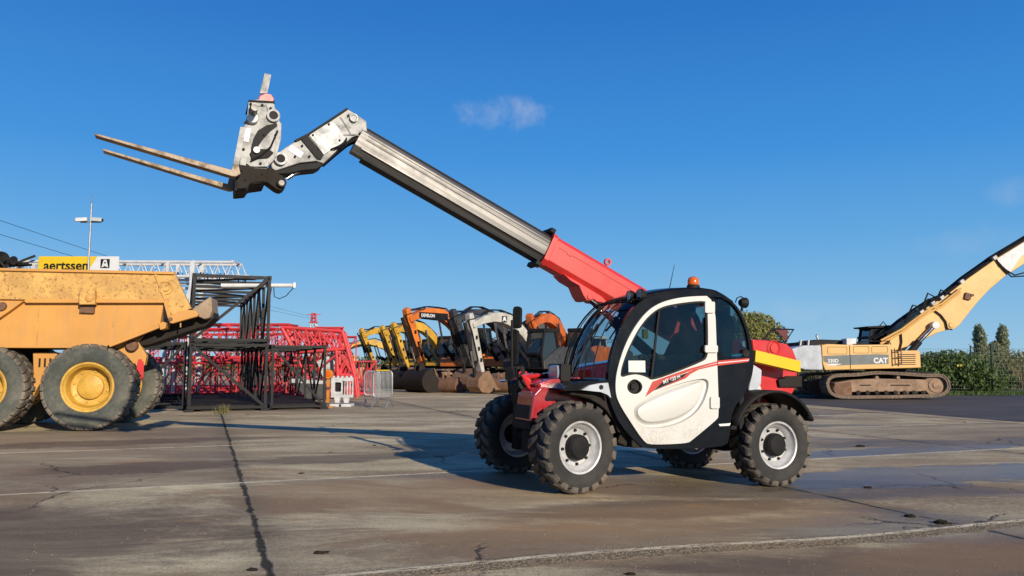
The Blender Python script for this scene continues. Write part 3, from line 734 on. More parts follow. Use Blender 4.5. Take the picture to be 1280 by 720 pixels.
# carriage: two cheek plates, cross tubes, lock lever, forks
def cheek(y0, y1):
    outl = F.pts(s45([(138, 205), (200, 196), (280, 212), (292, 262), (316, 285), (312, 322), (325, 335), (322, 420), (300, 508), (278, 545), (246, 575), (238, 660), (150, 672), (132, 700), (66, 706), (60, 560), (92, 430), (112, 350), (130, 290)]), y1)
    hole = F.pts(s45([(150, 470), (165, 420), (190, 375), (240, 345), (296, 332), (300, 350), (262, 395), (230, 440), (195, 480), (150, 520)]), y1)
    o = G().prism([outl], y0, y1)
    return o.build('hitch_plate', M['grey_paint'], tele, .008)
YK = YB+.20
ck = cheek(YK-.05, YK); cheek(YB-.25, YB-.20)
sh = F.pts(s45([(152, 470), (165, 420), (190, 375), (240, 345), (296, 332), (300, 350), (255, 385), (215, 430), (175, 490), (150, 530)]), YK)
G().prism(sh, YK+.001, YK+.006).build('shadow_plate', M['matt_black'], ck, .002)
lower = F.pts(s45([(62, 560), (132, 560), (150, 575), (246, 575), (238, 660), (150, 672), (132, 700), (66, 706)]), YK)
G().prism(lower, YB-.28, YK+.008).build('carriage_foot', M['dark_dirty'], ck, .012)
cc = F.pts(s45([(142, 505), (170, 480), (250, 480), (280, 500), (250, 530), (190, 535), (160, 550)]), YK)
G().prism(cc, YK-.0, YK+.02).build('coupler_block', M['dark_dirty'], ck, .01)
x, z = F.at(*s45([(183, 485)])[0], YK+.03)
G().lathe([(.001, YK+.05), (.03, YK+.05), (.03, YK)], 12, 'Y', (x, 0, z)).build('coupler', M['decal_white'], ck, 0, True)
x, z = F.at(*s45([(162, 305)])[0], YK+.03)
G().lathe([(.001, YK+.055), (.045, YK+.05), (.052, YK+.03), (.052, YK)], 24, 'Y', (x, 0, z)).build('lock_cap', M['decal_white'], ck, 0, True)
pin(s45([(277, 293)])[0], YK+.002, .062, ck, 'grey_paint', 'matt_black')
x, z = F.at(*s45([(165, 262)])[0], YK+.02)
G().box((x, YK+.03, z), (.07, .05, .08)).build('lock_housing', M['dark_dirty'], ck, .01)
q = F.pts(s45([(108, 368), (152, 362), (138, 440), (98, 432)]), YK); G().prism(q, YK+.002, YK+.006).build('sticker', M['decal_white'], ck)
q = F.pts(s45([(92, 528), (128, 528), (122, 575), (88, 570)]), YK); G().prism(q, YK+.009, YK+.02).build('plate', M['grey_paint'], ck, .004)
q = F.pts(s45([(185, 215), (200, 175), (232, 160), (270, 168), (284, 190), (278, 212)]), YK)
lev = G().prism(q, YK-.12, YK-.02).build('lever_bracket', M['boom_red'], ck, .008)
q = F.pts(s45([(200, 168), (228, 52), (266, 62), (244, 166)]), YK-.04)
G().prism(q, YK-.06, YK-.03).build('lock_lever', M['grey_paint'], lev, .004)
q = F.pts(s45([(138, 202), (285, 210), (286, 222), (138, 214)]), YK)
G().prism(q, YB-.22, YK+.008).build('top_bar', M['dark_dirty'], ck, .004)
for (a_, b_) in ((150, 225), (215, 232), (262, 250), (120, 330), (110, 480), (205, 560), (225, 400), (290, 400), (100, 600), (215, 620), (120, 650)):
    bx_, bz_ = F.at(*s45([(a_, b_)])[0], YK+.004)
    G().lathe([(.001, YK+.020), (.011, YK+.018), (.013, YK-.002)], 8, 'Y', (bx_, 0, bz_)).build('bolt', M['dark_dirty'], ck, 0, True)
for w_ in (((155, 240), (240, 235), (262, 330)), ((170, 585), (240, 590)), ((300, 350), (285, 520), (250, 560))):
    q_ = F.pts(s45(w_), YK); G().tube([(x_, YK+.002, z_) for x_, z_ in q_], .007, 5).build('weld_seam', M['grey_paint'], ck, 0, True)
q_ = F.pts(s45([(300, 380), (262, 470), (205, 520), (150, 545)]), YK)
G().tube([(x_, YK+.03, z_) for x_, z_ in q_], .010, 6).build('hose', M['matt_black'], ck, 0, True)
for (a_, b_) in ((500, 400), (590, 340), (530, 480), (650, 430), (700, 290), (765, 390), (440, 460), (400, 520), (480, 520)):
    bx_, bz_ = F.at(*s45([(a_, b_)])[0], YH+.012)
    G().lathe([(.001, YH+.026), (.010, YH+.024), (.012, YH-.002)], 8, 'Y', (bx_, 0, bz_)).build('bolt', M['dark_dirty'], head, 0, True)
q_ = F.pts(s45([(655, 300), (690, 355), (715, 400)]), YH); G().tube([(x_, YH+.002, z_) for x_, z_ in q_], .007, 5).build('weld_seam', M['grey_paint'], head, 0, True)
G().tube([(x, YB-.42, z-.03), (x, YB+.42, z-.03)], .032, 14).build('fork_shaft', M['steel'], tele, 0, True)
def fork(y, tip, tipb, heel, heelb, shank):
    t, tb, h, hb = F.at(*tip, y), F.at(*tipb, y), F.at(*heel, y), F.at(*heelb, y)
    s0, s1 = F.at(*shank[0], y), F.at(*shank[1], y)
    th = .05
    pts = [t, h, (h[0]-.01, h[1]+.05), (h[0]-.06, h[1]+.05), (hb[0]-th*1.4, hb[1]+.03), (hb[0]-.03, hb[1]), hb, tb]
    o = G().prism(pts, y-.06, y+.06).build('fork', M['fork'], tele, .003)
    G().prism([(h[0]-.01, h[1]+.05), s1, (s1[0]-th, s1[1]), (h[0]-.062, h[1]+.05)], y-.055, y+.055).build('shank', M['grey_paint'], o, .008)
    return o
fork(YB+.24, (119, 168.5), (119, 171), (289, 214), (290, 222), [(0, 0), (300, 160)])
fork(YB-.24, (129, 187.5), (129, 190), (284, 231.5), (285, 238), [(0, 0), (303, 165)])

# ------------------------------------------------------------------ driver
hx_, hz_ = F.at(860, 392, .42)
def skin_body(name, joints, edges, mat, parent, sub=2):
    me = bpy.data.meshes.new(name); me.from_pydata([j[0] for j in joints], edges, []); me.materials.append(mat)
    o = bpy.data.objects.new(name, me); COL.objects.link(o); o.parent = parent
    md = o.modifiers.new('Skin', 'SKIN'); md.use_smooth_shade = True
    for i, j in enumerate(joints):
        me.skin_vertices[0].data[i].radius = j[1] if hasattr(j[1], '__len__') else (j[1], j[1])
    me.skin_vertices[0].data[0].use_root = True
    sd = o.modifiers.new('Sub', 'SUBSURF'); sd.levels = sub; sd.render_levels = sub
    dg = bpy.context.evaluated_depsgraph_get(); m2 = bpy.data.meshes.new_from_object(o.evaluated_get(dg)); m2.name = name
    o.modifiers.clear(); o.data = m2
    m2.materials.clear(); m2.materials.append(mat)
    m2.polygons.foreach_set('use_smooth', [True]*len(m2.polygons))
    return o
HX, HY, HZ = hx_, .42, hz_
seatz = HZ - .70
root = TL.copy()
man = tag(bpy.data.objects.new('tmp', None), None, None); bpy.data.objects.remove(man)
mw = F.M
joints = [((HX-.02, HY, seatz), (.15, .13)), ((HX-.01, HY, seatz+.22), (.14, .11)), ((HX, HY, seatz+.42), (.17, .11)), ((HX+.01, HY, seatz+.53), .065), ((HX+.03, HY, seatz+.60), .055), ((HX+.045, HY, seatz+.68), (.078, .09)), ((HX+.04, HY, seatz+.76), (.075, .085)),
          ((HX, HY+.19, seatz+.45), .065), ((HX+.10, HY+.25, seatz+.22), .052), ((HX+.33, HY+.17, seatz+.20), .042), ((HX+.40, HY+.15, seatz+.21), .035), ((HX+.47, HY+.13, seatz+.22), .028),
          ((HX, HY-.19, seatz+.45), .065), ((HX+.10, HY-.25, seatz+.22), .052), ((HX+.33, HY-.17, seatz+.20), .042), ((HX+.40, HY-.15, seatz+.21), .035), ((HX+.47, HY-.13, seatz+.22), .028),
          ((HX+.10, HY+.10, seatz-.02), .095), ((HX+.45, HY+.13, seatz+.0), .07), ((HX+.52, HY+.13, seatz-.36), .05), ((HX+.62, HY+.13, seatz-.40), .04),
          ((HX+.10, HY-.10, seatz-.02), .095), ((HX+.45, HY-.13, seatz+.0), .07), ((HX+.52, HY-.13, seatz-.36), .05), ((HX+.62, HY-.13, seatz-.40), .04)]
edges = [(0, 1), (1, 2), (2, 3), (3, 4), (4, 5), (5, 6), (2, 7), (7, 8), (8, 9), (9, 10), (10, 11), (2, 12), (12, 13), (13, 14), (14, 15), (15, 16), (0, 17), (17, 18), (18, 19), (19, 20), (0, 21), (21, 22), (22, 23), (23, 24)]
joints = [(tuple(mw @ Vector(p)), r) for p, r in joints]
man = skin_body('person', joints, edges, M['jacket'], None)
man.data.materials.append(M['skin'])
hc = mw @ Vector((HX+.05, HY, seatz+.72)); inv = F.I
for p in man.data.polygons:
    c = inv @ p.center
    if c.z > seatz+.585 or (c.x > HX+.40 and c.z > seatz+.1): p.material_index = 1
for v in man.data.vertices:                            # nose and brow pushed out of the front of the face
    c = inv @ v.co
    if c.z > seatz+.6:
        d = math.exp(-((c.y-HY)/.016)**2 - ((c.z-(seatz+.70))/.025)**2)
        if c.x > HX+.06: c.x += .022*d
        e = math.exp(-(((abs(c.y-HY)-.03)/.014)**2) - ((c.z-(seatz+.725))/.012)**2)
        if c.x > HX+.06: c.x -= .01*e
        v.co = mw @ c
tag(man, 'person in dark work jacket sitting at the controls inside the telehandler cab', 'person')
cent = sum((v.co for v in man.data.vertices), Vector())/len(man.data.vertices)
g = G(); h0 = Vector((HX+.035, HY, seatz+.745))
def hair(u, v):
    a, e = u*2*math.pi, R(-15)+v*R(105)
    r = .108
    return mw @ (h0 + Vector((-r*math.cos(a)*math.cos(e)*1.0 - .012, r*.82*math.sin(a)*math.cos(e), r*.95*math.sin(e)+ (.02 if math.cos(a) < 0 else 0))))
g.grid(hair, 20, 8); g.build('hair', M['hair'], man, 0, True)
g = G()
for sgn in (-1, 1):
    base = mw @ Vector((HX+.50, HY+sgn*.12, seatz+.23))
    for k in range(4):
        o_ = Vector((HX+.47, HY+sgn*.10+sgn*(k-1.5)*.017, seatz+.235))
        g.tube([mw @ o_, mw @ (o_+Vector((.04, 0, .012))), mw @ (o_+Vector((.065, 0, -.008))), mw @ (o_+Vector((.06, 0, -.03)))], [.009, .0085, .008, .006], 6)
    o_ = Vector((HX+.45, HY+sgn*.10-sgn*.03, seatz+.225)); g.tube([mw @ o_, mw @ (o_+Vector((.03, -sgn*.015, .0))), mw @ (o_+Vector((.055, -sgn*.01, -.01)))], [.011, .009, .007], 6)
g.build('fingers', M['skin'], man, 0, True)
def set_origin(o, loc):
    d = Vector(loc); ch = list(o.children)
    o.data.transform(Matrix.Translation(-d)); o.location = d
    for c in ch: c.data.transform(Matrix.Translation(-d))
set_origin(man, mw @ Vector((HX, HY, seatz-.1)))

# ================================================================== ARTICULATED DUMP TRUCK
DY = 14.3
DL, DR = Vector(((111.7-640)/1000*DY*1.0, DY, gz(-9))), (0, 0, R(12))
D = Frame(DL, DR)
truck = thing('dump_truck', 'large yellow articulated dump truck at the left edge with rust speckled tipping body', 'dump truck', DL, DR)
s5 = lambda lst: [(a/3, 310+b/3) for a, b in lst]
DRr = .775
def dwheel(x, y, sd):
    wheel(truck, (x, y, DRr), (0, R(random.uniform(0, 40)), 0), DRr, .60, .44, .22, M['t_tyre'], M['t_tread'], M['t_rim'], M['t_rim'], 30, .03, 'block', sd, dish=.02)
# local +y points away from the camera here; near side is -y
for x in (0, -1.74):
    dwheel(x, .30, -1); dwheel(x, 2.35, 1)
dwheel(-6.2, .30, -1); dwheel(-6.2, 2.35, 1)
def dp(l, y): return D.pts(s5(l), y)
yS = .12
xL = -6.0
band = dp([(655, 95), (716, 226), (640, 262), (613, 200), (97, 197)], yS)
lowp_ = dp([(97, 200), (613, 202), (640, 262), (600, 285), (407, 362), (395, 376)], yS+.05)
zt = band[0][1]; zb = band[4][1]; zl = lowp_[5][1]
body = G()
body.prism([band[0], band[1], band[2], band[3], (xL, zb), (xL, zt+.02)], yS, yS+.12)
body.prism([(band[0][0]-1.0, band[0][1]), (band[1][0]-1.0, band[1][1]), (band[2][0]-1.0, band[2][1]), (band[3][0]-1, band[3][1]), (xL, zb), (xL, zt+.02)], yS+2.4, yS+2.52)
bd = body.build('body_side', M['t_rusty'], truck, .01)
G().prism([(band[3][0], max(band[3][1], zb)+.02), lowp_[3], lowp_[4], lowp_[5], (xL, zl), (xL, zb+.02)], yS+.06, yS+2.2).build('body_hull', M['t_yellow'], truck, .012)
g = G()
g.prism(dp([(92, 197), (97, 190), (615, 194), (618, 206), (96, 206)], yS-.03), yS-.05, yS+.1)
g.prism(dp([(605, 282), (618, 292), (412, 372), (405, 362)], yS), yS-.01, yS+.12)
g.prism(dp([(613, 196), (628, 196), (645, 262), (632, 268)], yS), yS-.04, yS+.1)
g.box((xL/2+band[0][0]/2, yS+.02, zt+.0), (band[0][0]-xL, .14, .05))
g.build('body_rib', M['t_yellow'], truck, .01)
g = G().prism(dp([(578, 98), (588, 98), (626, 190), (660, 260), (652, 264), (615, 192)], yS), yS-.025, yS)
cx_, cz_ = D.at(622/3, 310+150/3, yS)
g.lathe([(.001, yS-.03), (.06, yS-.03), (.07, yS)], 18, 'Y', (cx_, 0, cz_)).lathe([(.10, yS-.012), (.12, yS-.02), (.135, yS)], 24, 'Y', (cx_, 0, cz_)).build('corner_plate', M['t_rusty'], truck, .006)
q = dp([(306, 158), (314, 153), (352, 153), (364, 162), (365, 214), (304, 214)], yS)
o = G().prism(q, yS-.14, yS).build('bracket', M['t_rusty'], truck, .012)
q = dp([(304, 215), (358, 215), (356, 245), (302, 243)], yS+.05); G().prism(q, yS-.02, yS+.05).build('bracket_foot', M['rusty'], o, .005)
for (a, b) in ((333, 188),):
    x, z = D.at(a/3, 310+b/3, yS-.15); G().lathe([(.001, yS-.17), (.055, yS-.16), (.07, yS-.14)], 16, 'Y', (x, 0, z)).build('boss', M['t_yellow'], o, 0, True)
g = G()
for xx in (-.9, .35, 1.5):
    zz = D.at((333)/3, 310+300/3, yS)[1]; g.box((xx, yS+.055, (zb+zl)/2-.02 if xx < .3 else (zb+zl)/2+.16), (.02, .016, (zb-zl)*.82 if xx < .3 else (zb-zl)*.45))
g.build('weld_seam', M['t_rusty'], truck)
for k in range(7): G().lathe([(.001, yS-.022), (.022, yS-.02), (.024, yS+.0)], 8, 'Y', (xL+1.2+.95*k, 0, zt-.10)).build('rivet', M['t_yellow'], truck, 0, True)
# ramp hinge at the left and the pin
q = dp([(-60, 205), (35, 205), (92, 200), (40, 238), (5, 262), (-60, 275)], yS); G().prism(q, yS-.06, yS+.06).build('side_plate', M['t_yellow'], truck, .01)
x, z = D.at(14/3, 310+220/3, yS)
G().lathe([(.001, yS-.12), (.07, yS-.12), (.08, yS-.05)], 18, 'Y', (x, 0, z)).build('pin', M['rusty'], truck, 0, True)
# tail: lip, arm and dark underside
q = dp([(722, 232), (760, 205), (790, 184), (797, 190), (799, 235), (790, 262), (768, 268), (745, 258)], yS+.2); G().prism(q, yS+.1, yS+.85).build('tail_lip', M['t_lip'], truck, .02)
q = dp([(560, 305), (600, 287), (720, 250), (800, 236), (802, 262), (770, 292), (742, 300), (560, 362), (500, 372)], yS+.3); G().prism(q, yS+.35, yS+1.0).build('body_floor', M['dark_dirty'], truck, .02)  # dark steel colour stands in for the shade under the body
q = dp([(632, 262), (640, 254), (700, 232), (735, 235), (748, 248), (742, 258), (650, 284), (638, 282)], yS); G().prism(q, yS-.07, yS+.05).build('tail_arm', M['t_yellow'], truck, .015)
q = dp([(596, 284), (612, 276), (626, 282), (622, 302), (602, 308)], yS); G().prism(q, yS-.04, yS+.3).build('rub_block', M['t_yellow'], truck, .01)
x, z = D.at(643/3, 310+268/3, yS); G().lathe([(.001, yS-.10), (.035, yS-.10), (.035, yS-.06)], 12, 'Y', (x, 0, z)).build('pin', M['rusty'], truck, 0, True)
# frame and hinge gear under the body
q = dp([(440, 388), (470, 360), (520, 350), (545, 392), (552, 405), (545, 440), (525, 446), (500, 432), (470, 400)], .5); G().prism(q, .45, .62).build('hinge_plate', M['t_yellow'], truck, .015)
x, z = D.at(497/3, 310+367/3, .44); G().lathe([(.001, .34), (.09, .34), (.11, .38), (.11, .46)], 20, 'Y', (x, 0, z)).build('hinge_pin', M['rusty'], truck, .004, True)
x, z = D.at(524/3, 310+430/3, .44); G().lathe([(.03, .40), (.07, .40), (.07, .46), (.03, .46), (.03, .40)], 20, 'Y', (x, 0, z)).build('tow_eye', M['t_yellow'], truck, 0, True)
q = dp([(518, 418), (530, 416), (540, 436), (538, 490), (528, 498), (524, 470), (512, 452)], .40); G().prism(q, .39, .41).build('red_ribbon', M['red'], truck, .002)
q = dp([(130, 392), (222, 392), (215, 430), (150, 520), (130, 560), (132, 470)], .55); G().prism(q, .45, .65).build('frame_plate', M['t_yellow'], truck, .015)
for k in range(3):
    x, z = D.at((148+k*20)/3, 310+430/3, .44); G().box((x, .445, z), (.03, .012, .16)).build('slot', M['dark_dirty'], truck)
G().box((-2.8, 1.33, .98), (6.6, 1.0, .34)).box((-.98, 1.33, .78), (2.5, .7, .5)).build('rear_frame', M['t_yellow'], truck, .02)
G().box((-1, 1.33, .95), (2.6, 1.6, .4)).build('bogie', M['dark_dirty'], truck, .02)
for x in (0, -1.74, -6.2): G().tube([(x, .35, DRr), (x, 2.3, DRr)], .16, 12).build('axle', M['dark_dirty'], truck, 0, True)
# tractor half, left of the picture
G().prism([(-5.2, .75), (-5.2, 1.25), (-5.6, 1.5), (-8.6, 1.5), (-9.3, 1.2), (-9.3, .7)], .5, 2.2).build('front_frame', M['t_yellow'], truck, .04)
G().prism([(-7.3, 1.5), (-7.3, 2.0), (-9.1, 1.75), (-9.3, 1.5)], .6, 2.1).build('hood', M['t_yellow'], truck, .06)
G().prism([(-6.0, 1.4), (-6.1, 2.9), (-6.4, 3.0), (-7.2, 2.95), (-7.5, 2.1), (-7.5, 1.4)], .7, 2.0).build('cab', M['matt_black'], truck, .06)
G().prism([(-6.2, 2.0), (-6.25, 2.8), (-7.1, 2.8), (-7.35, 2.05)], .69, .705).build('cab_window', M['glass'], truck)

# ================================================================== LATTICE SECTIONS
def lattice(name, label, cat, loc, yaw, L, W, H, bays, rc, rb, mat, group=None, pitch=0.0, face='N', square=True, sides=True, jitter=0):
    """Box lattice section: local +y is its length. Parts: four chords, a frame at each bay, four braced faces."""
    t = thing(name, label, cat, loc, (pitch, 0, yaw), group)
    C4 = [(0, 0), (W, 0), (W, H), (0, H)]
    for (x, z) in C4:
        if square: o = G().box((x, L/2, z+rc), (rc*2, L, rc*2)).build('chord', mat, t, .006)
        else: o = G().tube([(x, 0, z+rc), (x, L, z+rc)], rc, 8).build('chord', mat, t, 0, True)
    for i in range(bays+1):
        y = L*i/bays; g = G()
        for j in range(4):
            a, b = C4[j], C4[(j+1) % 4]
            if square: g.bar((a[0], y, a[1]+rc), (b[0], y, b[1]+rc), rb*2)
            else: g.tube([(a[0], y, a[1]+rc), (b[0], y, b[1]+rc)], rb, 6)
        if i == 0 and face:
            p, q = ((0, 0), (W, H)) if face == 'N' else ((0, H), (W, 0))
            g.bar((p[0], y, p[1]+rc), (q[0], y, q[1]+rc), rb*2) if square else g.tube([(p[0], y, p[1]+rc), (q[0], y, q[1]+rc)], rb, 6)
        g.build('cross_frame', mat, t, 0, not square)
    if sides:
        for j in range(4):
            g = G(); a, b = C4[j], C4[(j+1) % 4]
            for i in range(bays):
                y0, y1 = L*i/bays, L*(i+1)/bays
                if (i+j) % 2: y0, y1 = y1, y0
                if square: g.bar((a[0], y0, a[1]+rc), (b[0], y1, b[1]+rc), rb*1.4)
                else: g.tube([(a[0], y0, a[1]+rc), (b[0], y1, b[1]+rc)], rb*.9, 5)
            g.build('bracing', mat, t, 0, not square)
    return t
yawT = math.atan2(.378, .926)                          # stacks run away from the camera to the left
dirT = Vector((-math.sin(yawT), math.cos(yawT), 0)); sideT = Vector((math.cos(yawT), math.sin(yawT), 0))
p0 = Vector(((240-640)/1000*19.9, 19.9, 0))
W1, H1_ = 1.80, 1.56
def T(i, dz=0, dy=0): return p0 + sideT*i + dirT*dy + Vector((0, 0, dz))
MG = 'black mast sections stacked in the yard'
lowL = lattice('mast_section', 'black lattice mast section on the ground carrying the upper one, diagonal falling to the right', 'mast section', T(0, .04), yawT, 9.5, W1, H1_, 6, .055, .035, M['lat_black'], MG, face='Z')
upL = lattice('mast_section', 'black lattice mast section on top of the stack, standing against the blue sky', 'mast section', T(0.02, .04+H1_+.13), yawT, 11, W1, H1_+.05, 7, .055, .038, M['lat_black'], MG, face='N')
lowR = lattice('mast_section', 'lower black lattice mast section at the right, beside the white barrier piece', 'mast section', T(W1+.16, .04), yawT, 9, 1.32, H1_-.02, 5, .05, .03, M['lat_black'], MG, face='Z')
lowA = lattice('mast_section', 'black lattice mast section half hidden behind the rear wheels of the dump truck', 'mast section', T(-1.55, .04, .6), yawT, 9, 1.42, H1_+.05, 5, .05, .032, M['lat_black'], MG, face='N')
for (o, w, z) in ((lowL, W1, H1_), (lowR, 1.32, H1_-.02)):
    g = G(); g.box((w/2, 4, .09), (w-.1, 7.6, .03)); g.build('floor_sheet', M['dark_dirty'], o)
for i, (x, dy) in enumerate(((.0, 0), (W1, 0), (W1+1.48, 0))):
    g = G(); 
    for s_ in (0, 6): g.box((0, s_, .03), (.22, .16, .06)).box((0, s_, .10), (.12, .08, .08))
    o = g.build('base_shoe', M['lat_black'], lowL, .008); o.location = (x, dy, -.04)
for i in range(3):
    g = G(); y = [.1, .5, 1.1][i]
    z0 = H1_+.05+.1
    g.tube([(.10+.5*i, y, z0-.06), (.12+.5*i, y+.1, z0+.02), (.3+.5*i, y+.3, z0+.0), (.32+.5*i, y+.3, z0-.10)], .018, 6).build('strap', M['matt_black'], upL, 0, True)
# white spreader beam with rope loop on top right
bp0 = T(W1+.05, .04+2*H1_+.02, .25)
t = thing('spreader_beam', 'white steel tube with a drooping rope, sticking out to the right above the black stack', 'beam', bp0 - sideT*1.2, (0, 0, yawT))
G().tube([(0, 0, .0), (1.8, 0, .07)], .055, 10).box((1.82, 0, .07), (.07, .16, .14)).build('tube', M['lat_white'], t, .004)
G().tube([(1.30, -.05, .0), (1.32, -.06, -.25), (1.45, -.06, -.30), (1.62, -.06, -.22), (1.8, -.05, .0)], .012, 5).tube([(1.25, -.06, 0), (1.2, -.06, -.35), (1.12, -.06, -.6)], .01, 5).build('rope', M['matt_black'], t, 0, True)

# red lattice pile: boom sections lying behind the black stack
RG = 'red crane boom sections piled behind the black masts'
def red(px_, d, z, yaw, L, W, H, label, bays=6, pitch=0, face='N'):
    return lattice('boom_section', label, 'boom section', ((px_-640)/1000*d, d, z), R(yaw), L, W, H, bays, .045, .026, M['lat_red'], RG, pitch=R(pitch), face=face, square=False)
red(358, 31.5, .02, 78, 6.0, 1.5, 1.25, 'lower red boom section behind the dump truck tail and the black stack, nearest the front')
red(345, 32.4, 1.36, 80, 6.5, 1.4, 1.20, 'upper red boom section seen through the left part of the black stack')
red(350, 35.2, .02, 72, 6.0, 1.3, 1.3, 'red boom section on the ground in the second row behind the black stack')
red(362, 33.9, 2.62-1.2, 90, 5.2, 1.3, 1.38, 'red boom section whose top shows just above the middle of the black stack')
red(330, 36.8, 1.4, 84, 5.5, 1.2, 1.30, 'rearmost upper red boom section showing through the black stack')
red(420, 27.5, .02, 80, 2.3, 1.1, 1.05, 'short red boom section on the ground behind the right black mast section', 3)
red(425, 29.0, 1.12, 74, 2.1, 1.3, 1.02, 'short red boom section with its end showing above the right black mast section', 3)
red(437, 29.6, .02, 20, 4.0, 1.0, 1.2, 'red boom section end standing right of the black stack, pointing away', 4)
red(415, 31.5, 1.25, 100, 1.9, 1.0, 1.22, 'small red head section at the top of the right hand red pile', 3)
red(395, 30.2, 1.35, 14, 4.5, 1.0, 1.16, 'red boom section end with crossed bars left of the sloping red frame', 4, face='Z')
red(300, 29.5, .02, 84, 3.2, 1.1, 1.15, 'red boom section low down behind the left black mast section', 4)
red(240, 30.5, 1.2, 84, 2.6, 1.1, .95, 'red boom section end seen right beside the tail of the dump truck', 3)
red(352, 38.8, .02, 86, 7.0, 1.2, 1.3, 'red boom section on the ground in the rear row behind the black stack')
red(345, 40.5, 1.38, 83, 7.0, 1.2, 1.25, 'farthest upper red boom section behind the black stack')
red(425, 33.6, .02, 83, 3.6, 1.2, 1.25, 'red boom section on the ground behind the sloping red frame', 4)
red(405, 35.6, 1.3, 94, 3.0, 1.1, 1.15, 'upper red boom section behind the sloping red frame', 4)
# the sloping A frame at the right of the pile
af = thing('jib_frame', 'red sloping triangular crane frame leaning down to the right beside the yellow excavators', 'crane frame', ((410-640)/1000*27, 27, 0), (0, 0, R(8)))
AF = Frame(af.location, (0, 0, R(8)))
def aq(u, v, y=0): x, z = AF.at(u, v, y); return (x, y, max(z, .05))
for y in (0, 1.2):
    o = G()
    for a, b in (((352, 409), (428, 414)), ((428, 414), (443, 470)), ((368, 440), (430, 436)), ((352, 409), (368, 440)), ((443, 470), (446, 505)), ((420, 436), (424, 500))):
        A_, B_ = aq(*a), aq(*b); o.tube([(A_[0], y, A_[2]), (B_[0], y, B_[2])], .06, 8)
    o.build('chord', M['lat_red'], af, 0, True)
    o = G()
    tp = [(352, 409), (367, 411), (382, 412), (398, 412), (412, 413), (428, 414)]; bt = [(356, 420), (372, 439), (388, 438), (402, 438), (418, 437), (430, 436)]
    for i in range(5):
        for a, b in ((tp[i], bt[i+1]), (bt[i], tp[i+1]), (tp[i], bt[i])):
            A_, B_ = aq(*a), aq(*b); o.tube([(A_[0], y, A_[2]), (B_[0], y, B_[2])], .03, 6)
    for a, b in (((424, 500), (443, 470)), ((422, 468), (436, 440)), ((422, 468), (443, 470)), ((424, 485), (445, 488)), ((420, 436), (443, 470)), ((400, 460), (424, 440)), ((395, 500), (400, 460)), ((383, 470), (424, 500)), ((368, 440), (395, 500))):
        A_, B_ = aq(*a), aq(*b); o.tube([(A_[0], y, A_[2]), (B_[0], y, B_[2])], .035, 6)
    o.build('bracing', M['lat_red'], af, 0, True)
for a in tp+bt+[(443, 470), (424, 500), (445, 488)]:
    A_ = aq(*a); G().tube([(A_[0], 0, A_[2]), (A_[0], 1.2, A_[2])], .03, 6).build('cross_tube', M['lat_red'], af, 0, True)
q = AF.pts([(396, 452), (420, 440), (418, 462), (404, 472)], .5); G().prism(q, .45, .55).build('plate', M['pale_paint'], af, .01)
# grey skip/pallet of steel parts under it
q = AF.pts([(366, 478), (408, 480), (408, 500), (385, 498)], -.3)
t = thing('steel_trough', 'dull purple grey steel trough lying under the sloping red frame', 'trough', AF.M @ Vector((0, -.6, 0)), (0, 0, R(8)))
G().prism([(x, max(z, 0.02)) for x, z in q], 0, 1.1).build('shell', M['row_grey'], t, .02)
G().prism([(x, z+.02) for x, z in AF.pts([(366, 474), (408, 477), (408, 481), (366, 479)], -.3)], -.03, 1.13).build('rim', M['pale_paint'], t, .01)

# ================================================================== WHITE CRANE BOOM, BANNER, LIFTING GEAR
CB = Frame((0, 30, 0), (0, 0, 0))
xl, _ = CB.at(-90, 340, 0); xr, zt_ = CB.at(300, 331, 0); _, zt0 = CB.at(100, 325, 0); _, zb0 = CB.at(100, 349, 0)
cb = thing('crane_boom', 'long white lattice crane boom on trestles behind the dump truck and black stack', 'crane boom', (xl, 30, 0))
LB = xr-xl; z1, z0_ = zt0-.03, zt0-.62
for y in (0, .9):
    G().tube([(0, y, z1), (LB-.25, y, z1-.05)], .055, 8).build('chord', M['lat_white'], cb, 0, True)
    G().tube([(0, y, z0_), (LB+.35, y, z0_)], .06, 8).build('chord', M['lat_white'], cb, 0, True)
    g = G(); n = 24
    for i in range(n):
        xa = LB*i/n; xb = LB*(i+.5)/n; xc = LB*(i+1)/n
        g.tube([(xa, y, z0_), (xb, y, z1), (xc, y, z0_)], .024, 6)
    g.build('bracing', M['lat_white'], cb, 0, True)
for k in range(1, 9):
    x = LB*k/8.0 - .3
    for zz in (z0_, z1): G().tube([(x, 0, zz), (x, .9, zz)], .035, 6).build('cross_tube', M['lat_white'], cb, 0, True)
for (u, w) in ((237, .11), (206, .07), (20, .1)):
    x, _ = CB.at(u, 345, 0); x -= xl
    o = G().box((x+.1, 0, z1/2-.0), (w*1.5, .12, z1)).box((x+.1, .9, z1/2), (w*1.5, .12, z1)).bar((x+.15, 0, z0_), (x-.9 if u > 50 else x+.9, 0, .1), w).bar((x+.1, 0, z0_*.8), (x+.1, .9, z0_*.8), .1).build('trestle', M['lat_white'], cb, .01)
for k, v in enumerate((352, 356, 361)):
    _, z = CB.at(200, v, 1); g = G().tube([(LB-4.6+.2*k, .3+.2*k, z), (LB-1.2+.15*k, .3+.2*k, z-.02)], .05, 8).build('pendant_bar', M['lat_white'], cb, 0, True)
